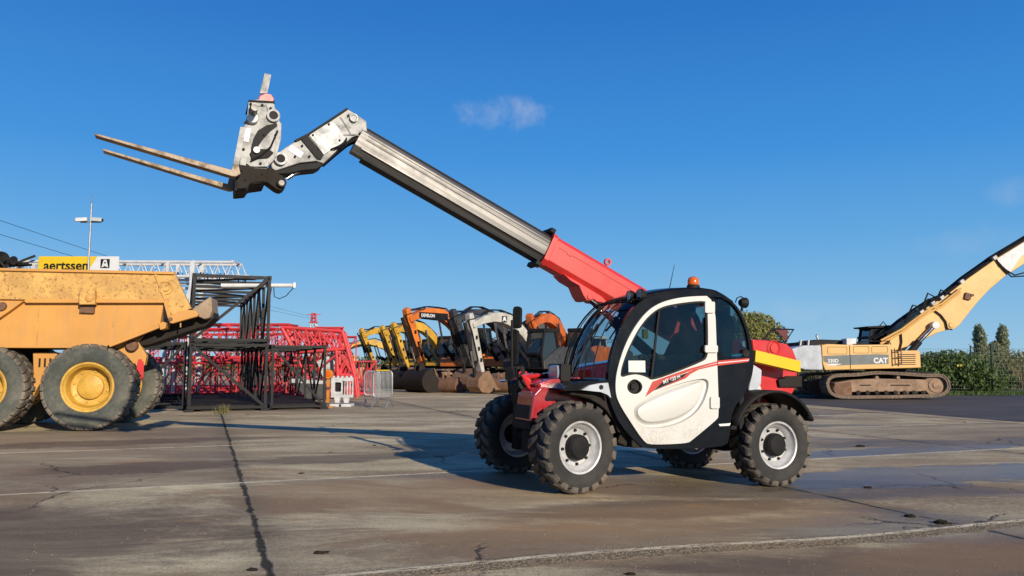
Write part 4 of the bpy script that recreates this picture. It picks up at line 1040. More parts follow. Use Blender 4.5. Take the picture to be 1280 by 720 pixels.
# banner on the boom
b0 = CB.at(49, 320.5, -.12); b1 = CB.at(148, 343, -.12); bw, bh = b1[0]-b0[0], b0[1]-b1[1]
bn = thing('banner', 'yellow and white company banner with black square emblem fixed along the white crane boom', 'banner', (b0[0], 29.85, b1[1]))
pnl = G().box((bw/2, .03, bh/2), (bw, .03, bh)).build('panel', M['decal_white'], bn, .004)
c1_ = bw*.73; c2_ = bw*.60
G().prism([(0, 0), (0, bh), (c1_, bh), (c2_, 0)], .008, .0145).build('yellow_field', M['yellow'], pnl)
text('aertssen', .50, M['decal_black'], pnl, (.20, .006, .17), (1, 0, 0), (0, 0, 1), 'lettering', .004, .012)
ex = bw*.775
G().box((ex+.17, .006, bh*.60), (.34, .008, .34)).build('emblem', M['decal_black'], pnl)
G().prism([[(ex+.04, bh*.6-.15), (ex+.12, bh*.6+.14), (ex+.22, bh*.6+.14), (ex+.30, bh*.6-.15), (ex+.22, bh*.6-.12), (ex+.17, bh*.6-.09), (ex+.12, bh*.6-.12)]], -.004, .001).build('emblem_mark', M['decal_white'], pnl)
G().lathe([(.001, -.008), (.035, -.008), (.035, -.003)], 12, 'Y', (ex+.17, 0, bh*.6+.03)).build('emblem_mark', M['decal_black'], pnl)
# black winch clump on the left end
wn = thing('winch', 'black winch and pulley block lying on the white boom at the far left edge', 'winch', (CB.at(10, 330, 0)[0], 29.4, z1-.1))
random.seed(11); g = G()
G().lathe([(.001, -.5), (.34, -.5), (.34, -.44), (.22, -.42), (.22, .42), (.34, .44), (.34, .5), (.001, .5)], 20, 'Y', (-.2, 0, .10)).build('drum', M['matt_black'], wn, 0, True)
for k in range(5): g.lathe([(.02, 0), (.15, 0), (.17, .03), (.15, .06), (.02, .06)], 16, 'Y', (random.uniform(-.6, 1.1), random.uniform(-.35, .1), random.uniform(-.1, .22)))
for k in range(8): g.bar((random.uniform(-.9, .9), random.uniform(-.3, .3), random.uniform(-.35, .1)), (random.uniform(-.5, 1.2), random.uniform(-.3, .3), random.uniform(-.1, .32)), .08)
g.build('pulleys', M['matt_black'], wn, .005)
x, _ = CB.at(6, 322, -.3); G().box((-.05, -.3, .40), (.5, .25, .12)).build('cover', M['lat_white'], wn, .02)

# CCTV mast
cx_ = (107-640)/1000*23.5
cm = thing('camera_mast', 'slender grey mast carrying two white security cameras behind the dump truck', 'mast', (cx_, 23.5, 0))
zc_ = CAM_H + 23.5*.178
G().tube([(0, 0, 0), (0, 0, zc_+.55)], [.042, .026], 8).tube([(.0, 0, zc_+.5), (0, 0, zc_+.85)], .012, 5).build('pole', M['galv'], cm, 0, True)
G().bar((-.3, 0, zc_), (.3, 0, zc_), .05).build('arm', M['galv'], cm, .005)
for sx_ in (-1, 1):
    g = G().bar((sx_*.08, -.05, zc_+.07), (sx_*.38, -.12, zc_+.04), .11).box((sx_*.39, -.12, zc_+.04), (.02, .09, .09)); g.build('camera', M['lat_white'], cm, .01)
    G().box((sx_*.405, -.12, zc_+.035), (.02, .08, .08)).build('lens', M['matt_black'], cm)

# pylon and cables, far away
def pylon(px_, d, h, label):
    t = thing('pylon', label, 'pylon', ((px_-640)/1000*d, d, 0))
    for z0, z1, m_ in ((0, .35, 'lat_white'), (.35, .6, 'lat_red'), (.6, .8, 'lat_white'), (.8, 1.0, 'lat_red')):
        g = G()
        for sx_ in (-1, 1):
            for sy_ in (-1, 1):
                w0, w1 = .09*h*(1-z0)+.5, .09*h*(1-z1)+.5
                g.bar((sx_*w0, sy_*w0, z0*h), (sx_*w1, sy_*w1, z1*h), .35)
        for k in range(3):
            za = z0+(z1-z0)*k/3; zb_ = z0+(z1-z0)*(k+1)/3; wa, wb = .09*h*(1-za)+.5, .09*h*(1-zb_)+.5
            g.bar((-wa, 0, za*h), (wb, 0, zb_*h), .22).bar((wa, 0, za*h), (-wb, 0, zb_*h), .22)
        g.build('tower_leg', M[m_], t)
    G().bar((-2.6, 0, h*.97), (2.6, 0, h*.97), .25).bar((-2.0, 0, h*.82), (2.0, 0, h*.82), .25).build('crossarm', M['lat_red'], t)
    return t
pylon(392, 300, 20, 'tiny red and white lattice pylon on the horizon above the red pile')
pylon(543, 420, 17, 'tiny red and white pylon on the horizon between the yellow and the orange excavators')
for (v0, dz, lab) in ((272, 0, 'upper power cable crossing the sky at the left edge'), (292, -2, 'lower power cable crossing the sky at the left edge')):
    A_ = Vector((-64-6, 100-6, CAM_H + 100*(454-v0)/1000+1.8)); B_ = Vector(((392-640)/1000*300, 300, 18.5+dz*.4)); 
    pts = [A_.lerp(B_, i/16) - Vector((0, 0, 2.2*4*(i/16)*(1-i/16)*.5)) for i in range(17)]
    o = G().tube(pts, .035, 4).build('power_cable', M['matt_black'], None); set_origin(o, pts[8]); tag(o, lab, 'cable')

# ================================================================== EXCAVATORS IN THE ROW
def oriented(px_, d, heading, reach):
    """Root of a machine whose stick top stands at column px_ and distance d."""
    h = Vector((heading[0], heading[1], 0)).normalized()
    return Vector(((px_-640)/1000*d, d, 0)) - h*reach, math.atan2(h.y, h.x)
def excavator(label, px_, d, heading, body_m, boom_m, stick_m, s=1.0, apex=3.35, cabm='matt_black', txt=None, group='excavators parked in a row in the background', bucket_m='bucket', bend=.55, cab_side=1, bw=.6):
    reach = 4.7*s
    loc, yaw = oriented(px_, d, heading, reach)
    t = thing('excavator', label, 'excavator', loc, (0, 0, yaw), group)
    B, S, K_ = M[boom_m], M[stick_m], M[body_m]
    for sy in (-1, 1):                                   # undercarriage
        y0, y1 = (sy*.75*s, sy*1.3*s)
        lo = round_poly([(-2.0*s, 0), (2.0*s, 0), (2.15*s, .45*s), (2.0*s, .85*s), (-2.0*s, .85*s), (-2.15*s, .45*s)], .35*s, 3)
        li = round_poly([(-1.9*s, .09), (1.9*s, .09), (2.0*s, .45*s), (1.9*s, .76*s), (-1.9*s, .76*s), (-2.0*s, .45*s)], .3*s, 3)
        tk = G().prism([lo, li], min(y0, y1), max(y0, y1)).build('track', M['track'], t)
        G().box((0, (y0+y1)/2, .43*s), (3.0*s, .3*s, .42*s)).lathe([(.001, -.2*s), (.33*s, -.2*s), (.33*s, .2*s), (.001, .2*s)], 14, 'Y', (1.62*s, (y0+y1)/2, .43*s)).lathe([(.001, -.2*s), (.33*s, -.2*s), (.33*s, .2*s), (.001, .2*s)], 14, 'Y', (-1.62*s, (y0+y1)/2, .43*s)).build('track_frame', M['track_frame'], tk)
    G().box((0, 0, .7*s), (1.4*s, 1.6*s, .4*s)).lathe([(.6*s, .8*s), (.6*s, 1.05*s)], 20, 'Z').build('carbody', M['dark_dirty'], t, .02)
    ze = 1.03*s
    G().prism([(-2.35*s, ze+.1), (-2.2*s, ze), (1.2*s, ze), (1.2*s, ze+.35), (.1*s, ze+1.0*s), (-1.3*s, ze+1.05*s), (-1.5*s, ze+.95*s)], -1.25*s, 1.25*s).build('house', K_, t, .05)
    G().prism([(-2.75*s, ze+.25), (-2.5*s, ze+.02), (-1.6*s, ze+.0), (-1.6*s, ze+1.0*s), (-2.4*s, ze+1.0*s), (-2.75*s, ze+.8*s)], -1.27*s, 1.27*s).build('counterweight', K_, t, .08)
    G().box((-.9*s, -.3*s, ze+1.1*s), (.9*s, 1.0*s, .12*s)).box((-1.5*s, -.8*s, ze+1.2*s), (.12, .12, .35)).box((.5*s, -.85*s, ze+.5*s), (1.0*s, .7*s, .35*s)).build('engine_deck', M['matt_black'], t, .02)
    cs = cab_side
    prof_ = [(.1*s, ze+.05), (1.25*s, ze+.05), (1.38*s, ze+.7*s), (1.15*s, ze+1.75*s), (.25*s, ze+1.8*s), (.05*s, ze+1.0*s)]
    ya, yb_ = sorted((cs*.35*s, cs*1.23*s))
    cbn = G().prism([prof_, inset(prof_, .10)], ya, ya+.06).prism([prof_, inset(prof_, .10)], yb_-.06, yb_)
    for p in prof_: cbn.bar((p[0]-.03, ya, p[1]), (p[0]-.03, yb_, p[1]), .09)
    cbn.prism([(.1*s, ze+1.72*s), (1.2*s, ze+1.70*s), (1.15*s, ze+1.84*s), (.2*s, ze+1.86*s)], ya-.02, yb_+.02)
    cbn = cbn.build('cab', M[cabm], t)
    G().prism(inset(prof_, .05), ya+.05, yb_-.05).build('cab_window', M['cabglass'], cbn)
    G().box((.55*s, (ya+yb_)/2, ze+.55*s), (.5*s, .5*s, .9*s)).build('seat', M['seat'], cbn)
    # boom, bent plate box
    ax = reach; zp = apex
    foot = (.45*s, 1.65*s); tip = (ax-.05*s, zp-.42*s); ctl = (ax*.44, zp+.85*s)
    def bz(t): return (foot[0]*(1-t)**2+2*t*(1-t)*ctl[0]+tip[0]*t*t, foot[1]*(1-t)**2+2*t*(1-t)*ctl[1]+tip[1]*t*t)
    cl = [bz(t/8) for t in range(9)]; mid = cl[4]
    hw_ = [w_*s for w_ in (.15, .19, .23, .255, .26, .235, .20, .165, .13)]; up, dn = [], []
    for i, p in enumerate(cl):
        q0, q1 = Vector(cl[max(i-1, 0)]), Vector(cl[min(i+1, 8)]); d_ = (q1-q0).normalized(); n_ = Vector((-d_.y, d_.x))
        up.append(tuple(Vector(p)+n_*hw_[i])); dn.append(tuple(Vector(p)-n_*hw_[i]*.9))
    bo = G().prism(up+dn[::-1], -.22*s, .22*s).build('boom', B, t, .03)
    for yy in (-.1, 0, .12):
        G().tube([(foot[0]+.1, yy, foot[1]+.3*s)] + [(up[j][0], yy, up[j][1]+.06+.04*((j*7+int(px_)) % 3)) for j in (1, 2, 3, 4, 5, 6, 7)] + [(tip[0]-.25*s, yy, tip[1]+.5*s)], .026*s, 5).build('hose', M['matt_black'], bo, 0, True)
    m2 = (mid[0]*.95, mid[1]+.30*s)
    cyl = G().tube([(m2[0], 0, m2[1]), (m2[0]*.45+ax*.55, 0, zp+.12*s)], .085*s, 10).build('stick_cylinder', B, bo, 0, True)
    G().tube([(m2[0]*.45+ax*.55, 0, zp+.12*s), (ax-.02*s, 0, zp+.02*s)], .045*s, 8).build('rod', M['chrome'], cyl, 0, True)
    for yy in (-.33*s, .33*s):
        cyl = G().tube([(1.2*s, yy, 1.35*s), (1.95*s, yy, mid[1]*.62)], .09*s, 10).build('boom_cylinder', M['matt_black'], t, 0, True)
        G().tube([(1.95*s, yy, mid[1]*.62), (mid[0]*.98, yy, mid[1]-.1*s)], .05*s, 8).build('rod', M['chrome'], cyl, 0, True)
    # stick: tapered, hanging down and back toward the machine
    se = (ax-(.95+.28*math.sin(px_*1.7))*s, (1.05+.1*math.cos(px_))*s); t0 = (ax+.02*s, zp+.05*s)
    d_ = (Vector(se)-Vector(t0)).normalized(); n_ = Vector((-d_.y, d_.x))
    if n_.x < 0: n_ = -n_
    def sp(a, b): q = Vector(t0)+d_*a+n_*b; return (q.x, q.y)
    Ls = (Vector(se)-Vector(t0)).length
    stk = G().prism([sp(-.08*s, -.10*s), sp(-.05*s, .12*s), sp(.5*s, .22*s), sp(.9*s, .20*s), sp(Ls, .09*s), sp(Ls+.1*s, 0), sp(Ls, -.11*s), sp(.9*s, -.17*s), sp(.45*s, -.19*s)], -.15*s, .15*s).build('stick', S, t, .025)
    cyl = G().tube([(sp(.25*s, .38*s)[0], 0, sp(.25*s, .38*s)[1]), (sp(Ls*.6, .34*s)[0], 0, sp(Ls*.6, .34*s)[1])], .08*s, 10).build('bucket_cylinder', M['matt_black'], stk, 0, True)
    a_, b_ = sp(Ls*.6, .34*s), sp(Ls*.9, .36*s)
    G().tube([(a_[0], 0, a_[1]), (b_[0], 0, b_[1])], .045*s, 8).build('rod', M['chrome'], cyl, 0, True)
    c_ = sp(Ls*.78, 0)
    G().bar((b_[0], 0, b_[1]), (c_[0], 0, c_[1]), .12*s, .1*s).bar((b_[0], 0, b_[1]), (se[0]+.38*s, 0, se[1]-.32*s), .12*s, .1*s).build('linkage', M['dark_dirty'], stk, .01)
    # bucket curled on the ground
    bx, bz = se[0], .06
    pr = [(bx-.15*s, .98*s), (bx+.25*s, .86*s), (bx+.5*s, .62*s), (bx+.52*s, .3*s), (bx+.28*s, .06), (bx-.25*s, .02), (bx-.75*s, .16), (bx-.72*s, .22), (bx-.25*s, .12*s+.02), (bx+.2*s, .18*s), (bx+.38*s, .34*s), (bx+.36*s, .58*s), (bx+.15*s, .76*s), (bx-.2*s, .9*s)]
    bk = G().prism(pr, -bw*s, bw*s)
    side_ = [(bx-.15*s, .98*s), (bx+.25*s, .86*s), (bx+.5*s, .62*s), (bx+.52*s, .3*s), (bx+.28*s, .06), (bx-.25*s, .02), (bx-.75*s, .16)]
    bk.prism(side_, -(bw+.03)*s, -(bw-.01)*s).prism(side_, (bw-.01)*s, (bw+.03)*s)
    for k in range(5): bk.box((bx-.80*s, (-.84+.42*k)*bw*s, .17), (.22*s, .09*s, .06*s))
    bk.build('bucket', M[bucket_m], t, .01)
    g = G(); random.seed(int(px_))                          # hoses looping down the stick, brackets and pipes
    for k in range(5):
        yy = random.choice((-1, 1))*random.uniform(.12, .2)*s
        g.tube([(sp(-.05, .1)[0]-.3*s, yy, zp-.1*s), (sp(.2*s, .34*s)[0], yy, sp(.2*s, .34*s)[1]+.05), (sp(.7*s, .24*s)[0], yy*1.1, sp(.7*s, .3*s)[1]), (sp(Ls*random.uniform(.5, .9), .2*s)[0], yy*1.1, sp(Ls*.8, .2*s)[1])], .022*s, 5)
    for k in range(4): q_ = sp(Ls*(.2+.2*k), -.0); g.box((q_[0], .16*s, q_[1]), (.10*s, .06*s, .16*s)).box((q_[0], -.16*s, q_[1]), (.10*s, .06*s, .16*s))
    g.build('hoses', M['matt_black'], stk)
    g = G()
    for yy in (-1.0, 1.0):
        g.tube([(1.1*s, yy*s, ze+.1), (1.1*s, yy*s, ze+1.0*s), (-.6*s, yy*s, ze+1.5*s), (-1.6*s, yy*s, ze+1.5*s), (-1.6*s, yy*s, ze+1.0*s)], .022*s, 5)
    g.build('hand_rail', M['matt_black'], t)
    if txt:
        Bm = cl[4]; Tm = cl[7]
        up_ = Vector((Tm[0]-Bm[0], 0, Tm[1]-Bm[1]))
        G().prism([(Bm[0]-.1*s, Bm[1]-.2*s), (Tm[0]+.1, Tm[1]-.12*s), (Tm[0]+.1, Tm[1]+.14*s), (Bm[0]-.1*s, Bm[1]+.14*s)], .222*s, .226*s).prism([(Bm[0]-.1*s, Bm[1]-.2*s), (Tm[0]+.1, Tm[1]-.12*s), (Tm[0]+.1, Tm[1]+.14*s), (Bm[0]-.1*s, Bm[1]+.14*s)], -.226*s, -.222*s).build('name_plate', M['decal_black'], bo)
        # local y=+ is the machine's left; the camera sees the side that faces it
        text(txt, .20*s, M['decal_white'], bo, (Tm[0]-.02, .229*s, Tm[1]-.07*s), (Bm[0]-Tm[0], 0, Bm[1]-Tm[1]), (0, 0, 1), 'lettering', .004, .008)
    return t
m_, t_, b_ = new_mat('dark cab glass'); M['cabglass'] = m_
b_.inputs['Base Color'].default_value = (.015, .02, .022, 1); b_.inputs['Roughness'].default_value = .05
b_.inputs['Coat Weight'].default_value = .3
H1v = (-.6, -.8)
excavator('orange excavator with a black name plate on its boom, arm folded to the ground', 508, 36, (-.62, -.78), 'row_orange', 'row_orange', 'row_orange', 1.0, 3.55, txt='DEVELON')
excavator('charcoal armed excavator standing just left of the white armed one', 566, 34, H1v, 'row_orange', 'row_grey', 'row_grey', 1.0, 3.35)
wx_ = excavator('white armed excavator whose pale bucket rests nearest the camera', 587, 31.5, (-.66, -.75), 'row_grey', 'row_white', 'row_white', .92, 3.05, bw=.34)
excavator('deep orange excavator right behind the mirrors of the telehandler', 662, 35.5, (-.45, -.89), 'row_orange2', 'row_orange2', 'row_orange2', 1.0, 3.25)
excavator('yellow excavator at the left end of the row, right beside the red pile', 452, 56, H1v, 'row_yellow', 'row_yellow', 'row_yellow', 1.0, 3.5)
excavator('yellow excavator second from the left in the row', 478, 53, H1v, 'row_yellow', 'row_yellow', 'row_yellow', 1.0, 3.55)
excavator('yellow excavator standing just left of the orange one with the name plate', 492, 47, H1v, 'row_yellow', 'row_yellow', 'row_yellow', 1.0, 3.45)
excavator('yellow excavator mostly hidden by the red sloping frame', 430, 60, (-.9, -.45), 'row_yellow', 'row_yellow', 'row_yellow', 1.0, 2.6)
excavator('small yellow excavator seen under the boom of the orange one', 548, 50, (-.3, -.95), 'row_yellow', 'row_yellow', 'row_grey', .9, 2.2)
excavator('dark grey excavator whose curved boom shows right of the white arm', 640, 44, (-.85, -.5), 'row_grey', 'row_grey', 'row_grey', 1.0, 3.3)
excavator('pale cabbed excavator far behind, between the dark mirrors and the deep orange machine', 655, 52, (.6, -.8), 'row_yellow', 'row_grey', 'row_grey', 1.0, 2.3, cabm='row_white')
excavator('dark excavator with white cab frame far behind the deep orange machine', 700, 56, (-.5, -.85), 'row_grey', 'row_grey', 'row_grey', 1.1, 2.7, cabm='row_white')
# white and black emblem on the white boom
for ch in wx_.children:
    if ch.name.startswith('boom') and 'cyl' not in ch.name:
        G().box((2.5, .206, 2.99), (.30, .012, .26)).build('emblem', M['decal_black'], ch)
        G().prism([(2.38, 2.89), (2.44, 3.09), (2.56, 3.09), (2.62, 2.89), (2.5, 2.95)], .213, .217).build('emblem_mark', M['decal_white'], ch)
# white van far behind
vn = thing('van', 'white van parked far behind, seen below the boom of the orange excavator', 'van', ((563-640)/1000*66, 66, 0), (0, 0, R(200)))
G().prism(round_poly([(-2.4, .35), (2.4, .35), (2.5, 1.0), (1.9, 1.25), (1.3, 2.1), (-2.4, 2.2)], .15), -.95, .95).build('body', M['lat_white'], vn, .05)
G().prism([(.6, 1.3), (1.75, 1.3), (1.25, 1.98), (.6, 1.98)], -.965, .965).box((1.72, 0, 1.62), (.5, 1.6, .5), Euler((0, R(-38), 0)).to_matrix()).build('window', M['cabglass'], vn, .01)
for x in (-1.5, 1.5):
    for y in (-.85, .85): G().lathe([(.001, -.12), (.2, -.12), (.33, -.11), (.33, .11), (.001, .12)], 16, 'Y', (x, y, .33)).build('wheel', M['tyre'], vn, 0, True)

# loose buckets lying in front of the row
def loose_bucket(label, px_, d, yaw, s, mat, wide=1.1):
    t = thing('digging_bucket', label, 'bucket', ((px_-640)/1000*d, d, 0), (0, 0, R(yaw)), 'loose buckets lying in front of the excavators')
    w = wide*s/2
    out = [(-.55*s, .02), (.25*s, .0), (.52*s, .2*s), (.58*s, .5*s), (.4*s, .78*s), (.1*s, .88*s), (.05*s, .82*s), (.34*s, .72*s), (.48*s, .48*s), (.42*s, .25*s), (.22*s, .08*s+.02), (-.55*s, .08)]
    G().prism(round_poly(out, .12*s, 3), -w, w).build('shell', M[mat], t, 0, True)
    sd = [(-.55*s, .02), (.25*s, .0), (.52*s, .2*s), (.58*s, .5*s), (.4*s, .78*s), (.1*s, .88*s), (-.1*s, .6*s)]
    for y in (-w-.02, w-.02): G().prism(round_poly(sd, .10*s, 3), y, y+.05).build('side_plate', M[mat], t, .008)
    for y in (-.18*s, .14*s): G().prism([(.0, .80*s), (.35*s, .72*s), (.30*s, 1.08*s), (.16*s, 1.12*s)], y, y+.05).build('hanger', M[mat], t, .006)
    for k in range(5): G().box((-.62*s, -w+.1*s+k*(2*w-.2*s)/4, .06), (.22*s, .1*s, .06)).build('tooth', M[mat], t, .005)
loose_bucket('big dark grey bucket standing left of the orange excavator arm', 530, 33.4, 222, 1.1, 'dark_dirty', 1.35)
loose_bucket('rusty brown wide bucket lying left of the pale bucket', 560, 33.2, 240, .72, 'rusty', 1.7)
loose_bucket('rusty brown wide bucket lying right of the pale bucket', 628, 33.0, 250, .75, 'rusty', 2.6)
loose_bucket('dark bucket lying between the railing and the big grey bucket', 508, 37, 230, 1.05, 'dark_dirty', 1.6)
loose_bucket('dark brown bucket left of the dark bucket, behind the railing', 486, 40, 200, 1.05, 'dark_dirty', 2.0)
loose_bucket('small black bucket lying behind the right mirror arm', 655, 33.5, 215, .95, 'dark_dirty', 1.2)
loose_bucket('small red painted bucket showing left of the telehandler hood', 656, 30.5, 240, .8, 'red', .9)
# ================================================================== LONG REACH EXCAVATOR AT THE RIGHT
EL = Vector((12.9, 28, gz(12)))
E = Frame(EL, (0, 0, 0))
ex_ = thing('long_reach_excavator', 'big sand yellow tracked excavator at the right with its boom raised past the frame edge', 'excavator', EL)
s8 = lambda lst: [(900+a/3.274, 290+b/3.274) for a, b in lst]
def ep(l, y): return E.pts(s8(l), y)
# tracks
def loop_off(w): return inset(tl, w)
tl = ep([(440, 640), (436, 615), (448, 592), (480, 583), (560, 581), (640, 572), (740, 576), (850, 584), (905, 582), (932, 598), (942, 628), (936, 652), (915, 668), (880, 674), (700, 678), (520, 680), (478, 676), (452, 662)], 0)
tl = [(x, max(z, .01)) for x, z in round_poly(tl, .12, 2)]
for y in (0, 2.45):
    tk = G().prism([tl, inset(tl, .085)], y, y+.62).build('track', M['track'], ex_, .01)
    N = len(tl); per = [(Vector(tl[(i+1) % N])-Vector(tl[i])).length for i in range(N)]; tot = sum(per); n = 62; g = G()
    for k in range(n):
        s_ = tot*k/n; i = 0
        while s_ > per[i]: s_ -= per[i]; i += 1
        a, b = Vector(tl[i]), Vector(tl[(i+1) % N]); p = a.lerp(b, s_/per[i]); d_ = (b-a).normalized()
        if p.y < .03: p.y = .03
        g.box((p.x, y+.31, p.y), (.14, .66, .05), Euler((0, -math.atan2(d_.y, d_.x), 0)).to_matrix())
    g.build('track_shoe', M['track'], tk)['kind'] = 'stuff'
    fr_ = ep([(465, 620), (500, 605), (845, 602), (845, 655), (800, 662), (480, 668), (466, 650)], y+.05)
    tf = G().prism(ep([(470, 618), (545, 605), (640, 600), (845, 604), (842, 652), (540, 655), (535, 670), (475, 668), (462, 645)], .03), y+.04, y+.56).build('track_frame', M['track_frame'], tk, .02)
    G().prism(ep([(472, 622), (538, 612), (542, 668), (480, 668), (466, 648)], .0), y+.02, y+.04).build('sprocket_guard', M['rusty'], tf, .01)
    for k in range(8):
        x, z = E.at(900+(568+38*k)/3.274, 290+658/3.274, .0); G().lathe([(.001, -.03), (.075, -.02), (.085, .02), (.085, .2)], 14, 'Y', (x, y+.03, z)).build('roller', M['dark_dirty'], tk, 0, True)
    for uu in (645, 732):
        x, z = E.at(900+uu/3.274, 290+597/3.274, 0); G().lathe([(.001, .0), (.06, .0), (.07, .02), (.07, .25)], 14, 'Y', (x, y+.03, z)).build('carrier_roller', M['track_frame'], tk, 0, True)
    x, z = E.at(900+888/3.274, 290+628/3.274, 0)
    G().lathe([(.001, .05), (.10, .05), (.12, .08), (.24, .09), (.26, .12), (.37, .13), (.37, .45), (.001, .46)], 28, 'Y', (x, y, z)).build('idler', M['track_frame'], tk, 0, True)
    for (u0, u1, vv) in ((575, 620, 627), (700, 780, 627)):
        x0, z = E.at(900+u0/3.274, 290+vv/3.274, 0); x1, _ = E.at(900+u1/3.274, 290+vv/3.274, 0); G().box(((x0+x1)/2, y+.035, z), (x1-x0, .02, .035)).build('slot', M['dark_dirty'], tf)
xc = E.at(1110, 480, 1.5)[0]
G().box((xc, 1.53, .72), (2.2, 2.1, .5)).lathe([(.75, .9), (.75, 1.25)], 24, 'Z', (xc, 1.53, 0)).build('carbody', M['dark_dirty'], ex_, .03)
yA, yB2 = .12, 2.95
# house
hs_ = ep([(415, 463), (440, 458), (540, 462), (690, 460), (705, 466), (706, 486), (812, 484), (820, 492), (823, 556), (430, 566), (420, 540)], yA)
G().prism(hs_, yA, yB2).build('house', M['exc_yellow'], ex_, .03)
cwt = ep([(293, 478), (318, 470), (345, 464), (415, 463), (421, 540), (424, 566), (350, 564), (318, 556), (300, 540), (292, 505)], yA)
G().prism(cwt, yA+.02, yB2-.02).build('counterweight', M['cw_grey'], ex_, .10)
dk = ep([(422, 507), (520, 503), (640, 500), (690, 502), (690, 540), (560, 543), (470, 547), (425, 530)], yA)
sp_ = G().prism(dk, yA-.006, yA).build('side_stripe', M['stripe_grey'], ex_)
q = ep([(432, 546), (455, 538), (500, 540), (470, 547)], yA); G().prism(q, yA-.010, yA-.006).build('stripe_edge', M['decal_white'], sp_)
a = E.at(900+628/3.274, 290+537/3.274, yA); text('CAT', .25, M['decal_white'], sp_, (a[0], yA-.010, a[1]+.01), (1, 0, 0), (0, 0, 1), 'lettering', .004, .012)
a = E.at(900+440/3.274, 290+535/3.274, yA); text('330D', .17, M['decal_white'], sp_, (a[0], yA-.010, a[1]+.01), (1, 0, 0), (0, 0, 1), 'lettering', .004, .006)
for uu in (532,):
    x, z = E.at(900+uu/3.274, 290+512/3.274, yA); x2, z2 = E.at(900+uu/3.274, 290+466/3.274, yA); _, z3 = E.at(900+uu/3.274, 290+560/3.274, yA)
    G().box((x, yA-.002, (z2+z3)/2), (.022, .008, z2-z3)).build('panel_gap', M['dark_dirty'], ex_)
for (u0, u1, v0, v1) in ((440, 520, 470, 500), (545, 610, 468, 496), (620, 686, 468, 496)):
    q = round_poly(ep([(u0, v0), (u1, v0), (u1, v1), (u0, v1)], yA), .05); G().prism([q, inset(q, .012)], yA-.004, yA).build('door_seam', M['dark_dirty'], ex_)
for k in range(6):
    q = ep([(728, 500+k*8), (800, 500+k*8), (800, 503+k*8), (728, 503+k*8)], yA); G().prism(q, yA-.006, yA).build('vent', M['dark_dirty'], ex_)
g = G(); q = ep([(570, 462), (572, 448), (690, 446), (700, 460)], yA+.1); g.tube([(x, yA+.1, z) for x, z in q], .018, 6).build('hand_rail', M['matt_black'], ex_, 0, True)
# ladder / hand rails beside the boom foot
x0, z0 = E.at(900+712/3.274, 290+545/3.274, yA); x1, z1_ = E.at(900+735/3.274, 290+482/3.274, yA)
g = G()
for x in (x0, x1): g.tube([(x, yA-.10, z0), (x, yA-.10, z1_+.05)], .02, 6)
for k in range(3): g.tube([(x0, yA-.10, z0+.05+k*.22), (x1, yA-.10, z0+.05+k*.22)], .018, 6)
g.build('ladder', M['rusty'], ex_, 0, True)
# deck furniture
q = ep([(515, 436), (555, 435), (556, 462), (516, 462)], .5); G().prism(q, .45, .9).build('tool_box', M['lat_white'], ex_, .01)
q = ep([(360, 448), (400, 440), (515, 444), (560, 450), (610, 458), (610, 466), (320, 466), (318, 452)], 1.0); G().prism(q, .8, 2.3).build('engine_deck', M['matt_black'], ex_, .04)
for uu in (326, 358):
    x, z = E.at(900+uu/3.274, 290+456/3.274, .7); G().tube([(x, .75, z+.04), (x+.05, .7, z+.1), (x, .65, z-.08), (x-.04, .7, z-.12)], .035, 8).build('lifting_loop', M['row_white'], ex_, 0, True)
q = ep([(396, 418), (404, 440), (412, 444), (402, 446), (392, 425)], .9); G().prism(q, .85, .95).build('exhaust', M['galv'], ex_, .01)
# cab on the far side
cp_ = ep([(618, 392), (716, 388), (720, 460), (610, 460), (612, 430)], 1.9)
cbb = G().prism([cp_, inset(cp_, .09)], 1.9, 1.96).prism([cp_, inset(cp_, .09)], 2.84, 2.9)
for p in cp_: cbb.bar((p[0], 1.9, p[1]), (p[0], 2.9, p[1]), .08)
cbb = cbb.build('cab', M['matt_black'], ex_, .01)
G().prism(inset(cp_, .05), 1.95, 2.85).build('cab_window', M['cabglass'], cbb)
rfq = ep([(600, 386), (720, 380), (726, 386), (716, 391), (604, 392)], 1.8); G().prism(rfq, 1.75, 3.0).build('cab_roof_guard', M['matt_black'], cbb, .01)
q = E.pts([(1099, 408), (1104, 402), (1108, 407)], 2); G().tube([(x, 2.0, z) for x, z in q], .02, 5).build('aerial', M['matt_black'], cbb)
# boom
yb0, yb1 = 1.05, 1.65
bmq = [(1110, 437), (1111, 428), (1116, 420.5), (1130, 406), (1150, 391), (1166, 378.5), (1180, 371.5), (1210, 348), (1245, 323.5), (1280, 302), (1400, 228), (1440, 206), (1462, 214), (1462, 228), (1400, 262), (1300, 318), (1280, 330), (1257, 345), (1236, 363), (1222, 378), (1211.5, 391), (1200, 406), (1194, 411), (1184, 412.5), (1172, 416), (1162, 421), (1145, 430), (1120, 438)]
bmL = E.pts(bmq, yb0)
bo = G().prism(bmL, yb0, yb1).build('boom', M['exc_yellow'], ex_, .03)
q = E.pts([(1245.5, 324.5), (1280, 303), (1400, 229), (1425, 216), (1430, 228), (1300, 300), (1275, 322), (1262, 341)], yb0)
G().prism(q, yb0-.012, yb0-.002).build('white_plate', M['lat_white'], bo, .003)
g = G(); random.seed(21)                                  # pipes and hoses on the boom back
top = E.pts([(1094, 424), (1112, 414), (1130, 400), (1150, 386), (1168, 375), (1182, 368), (1210, 345), (1245, 320.5), (1280, 299), (1400, 224)], yb0)
for k in range(5):
    yy = yb0+.06+.12*k; g.tube([(x+random.uniform(-.03, .03), yy, z-.03+random.uniform(0, .06)) for x, z in top], .025, 6)
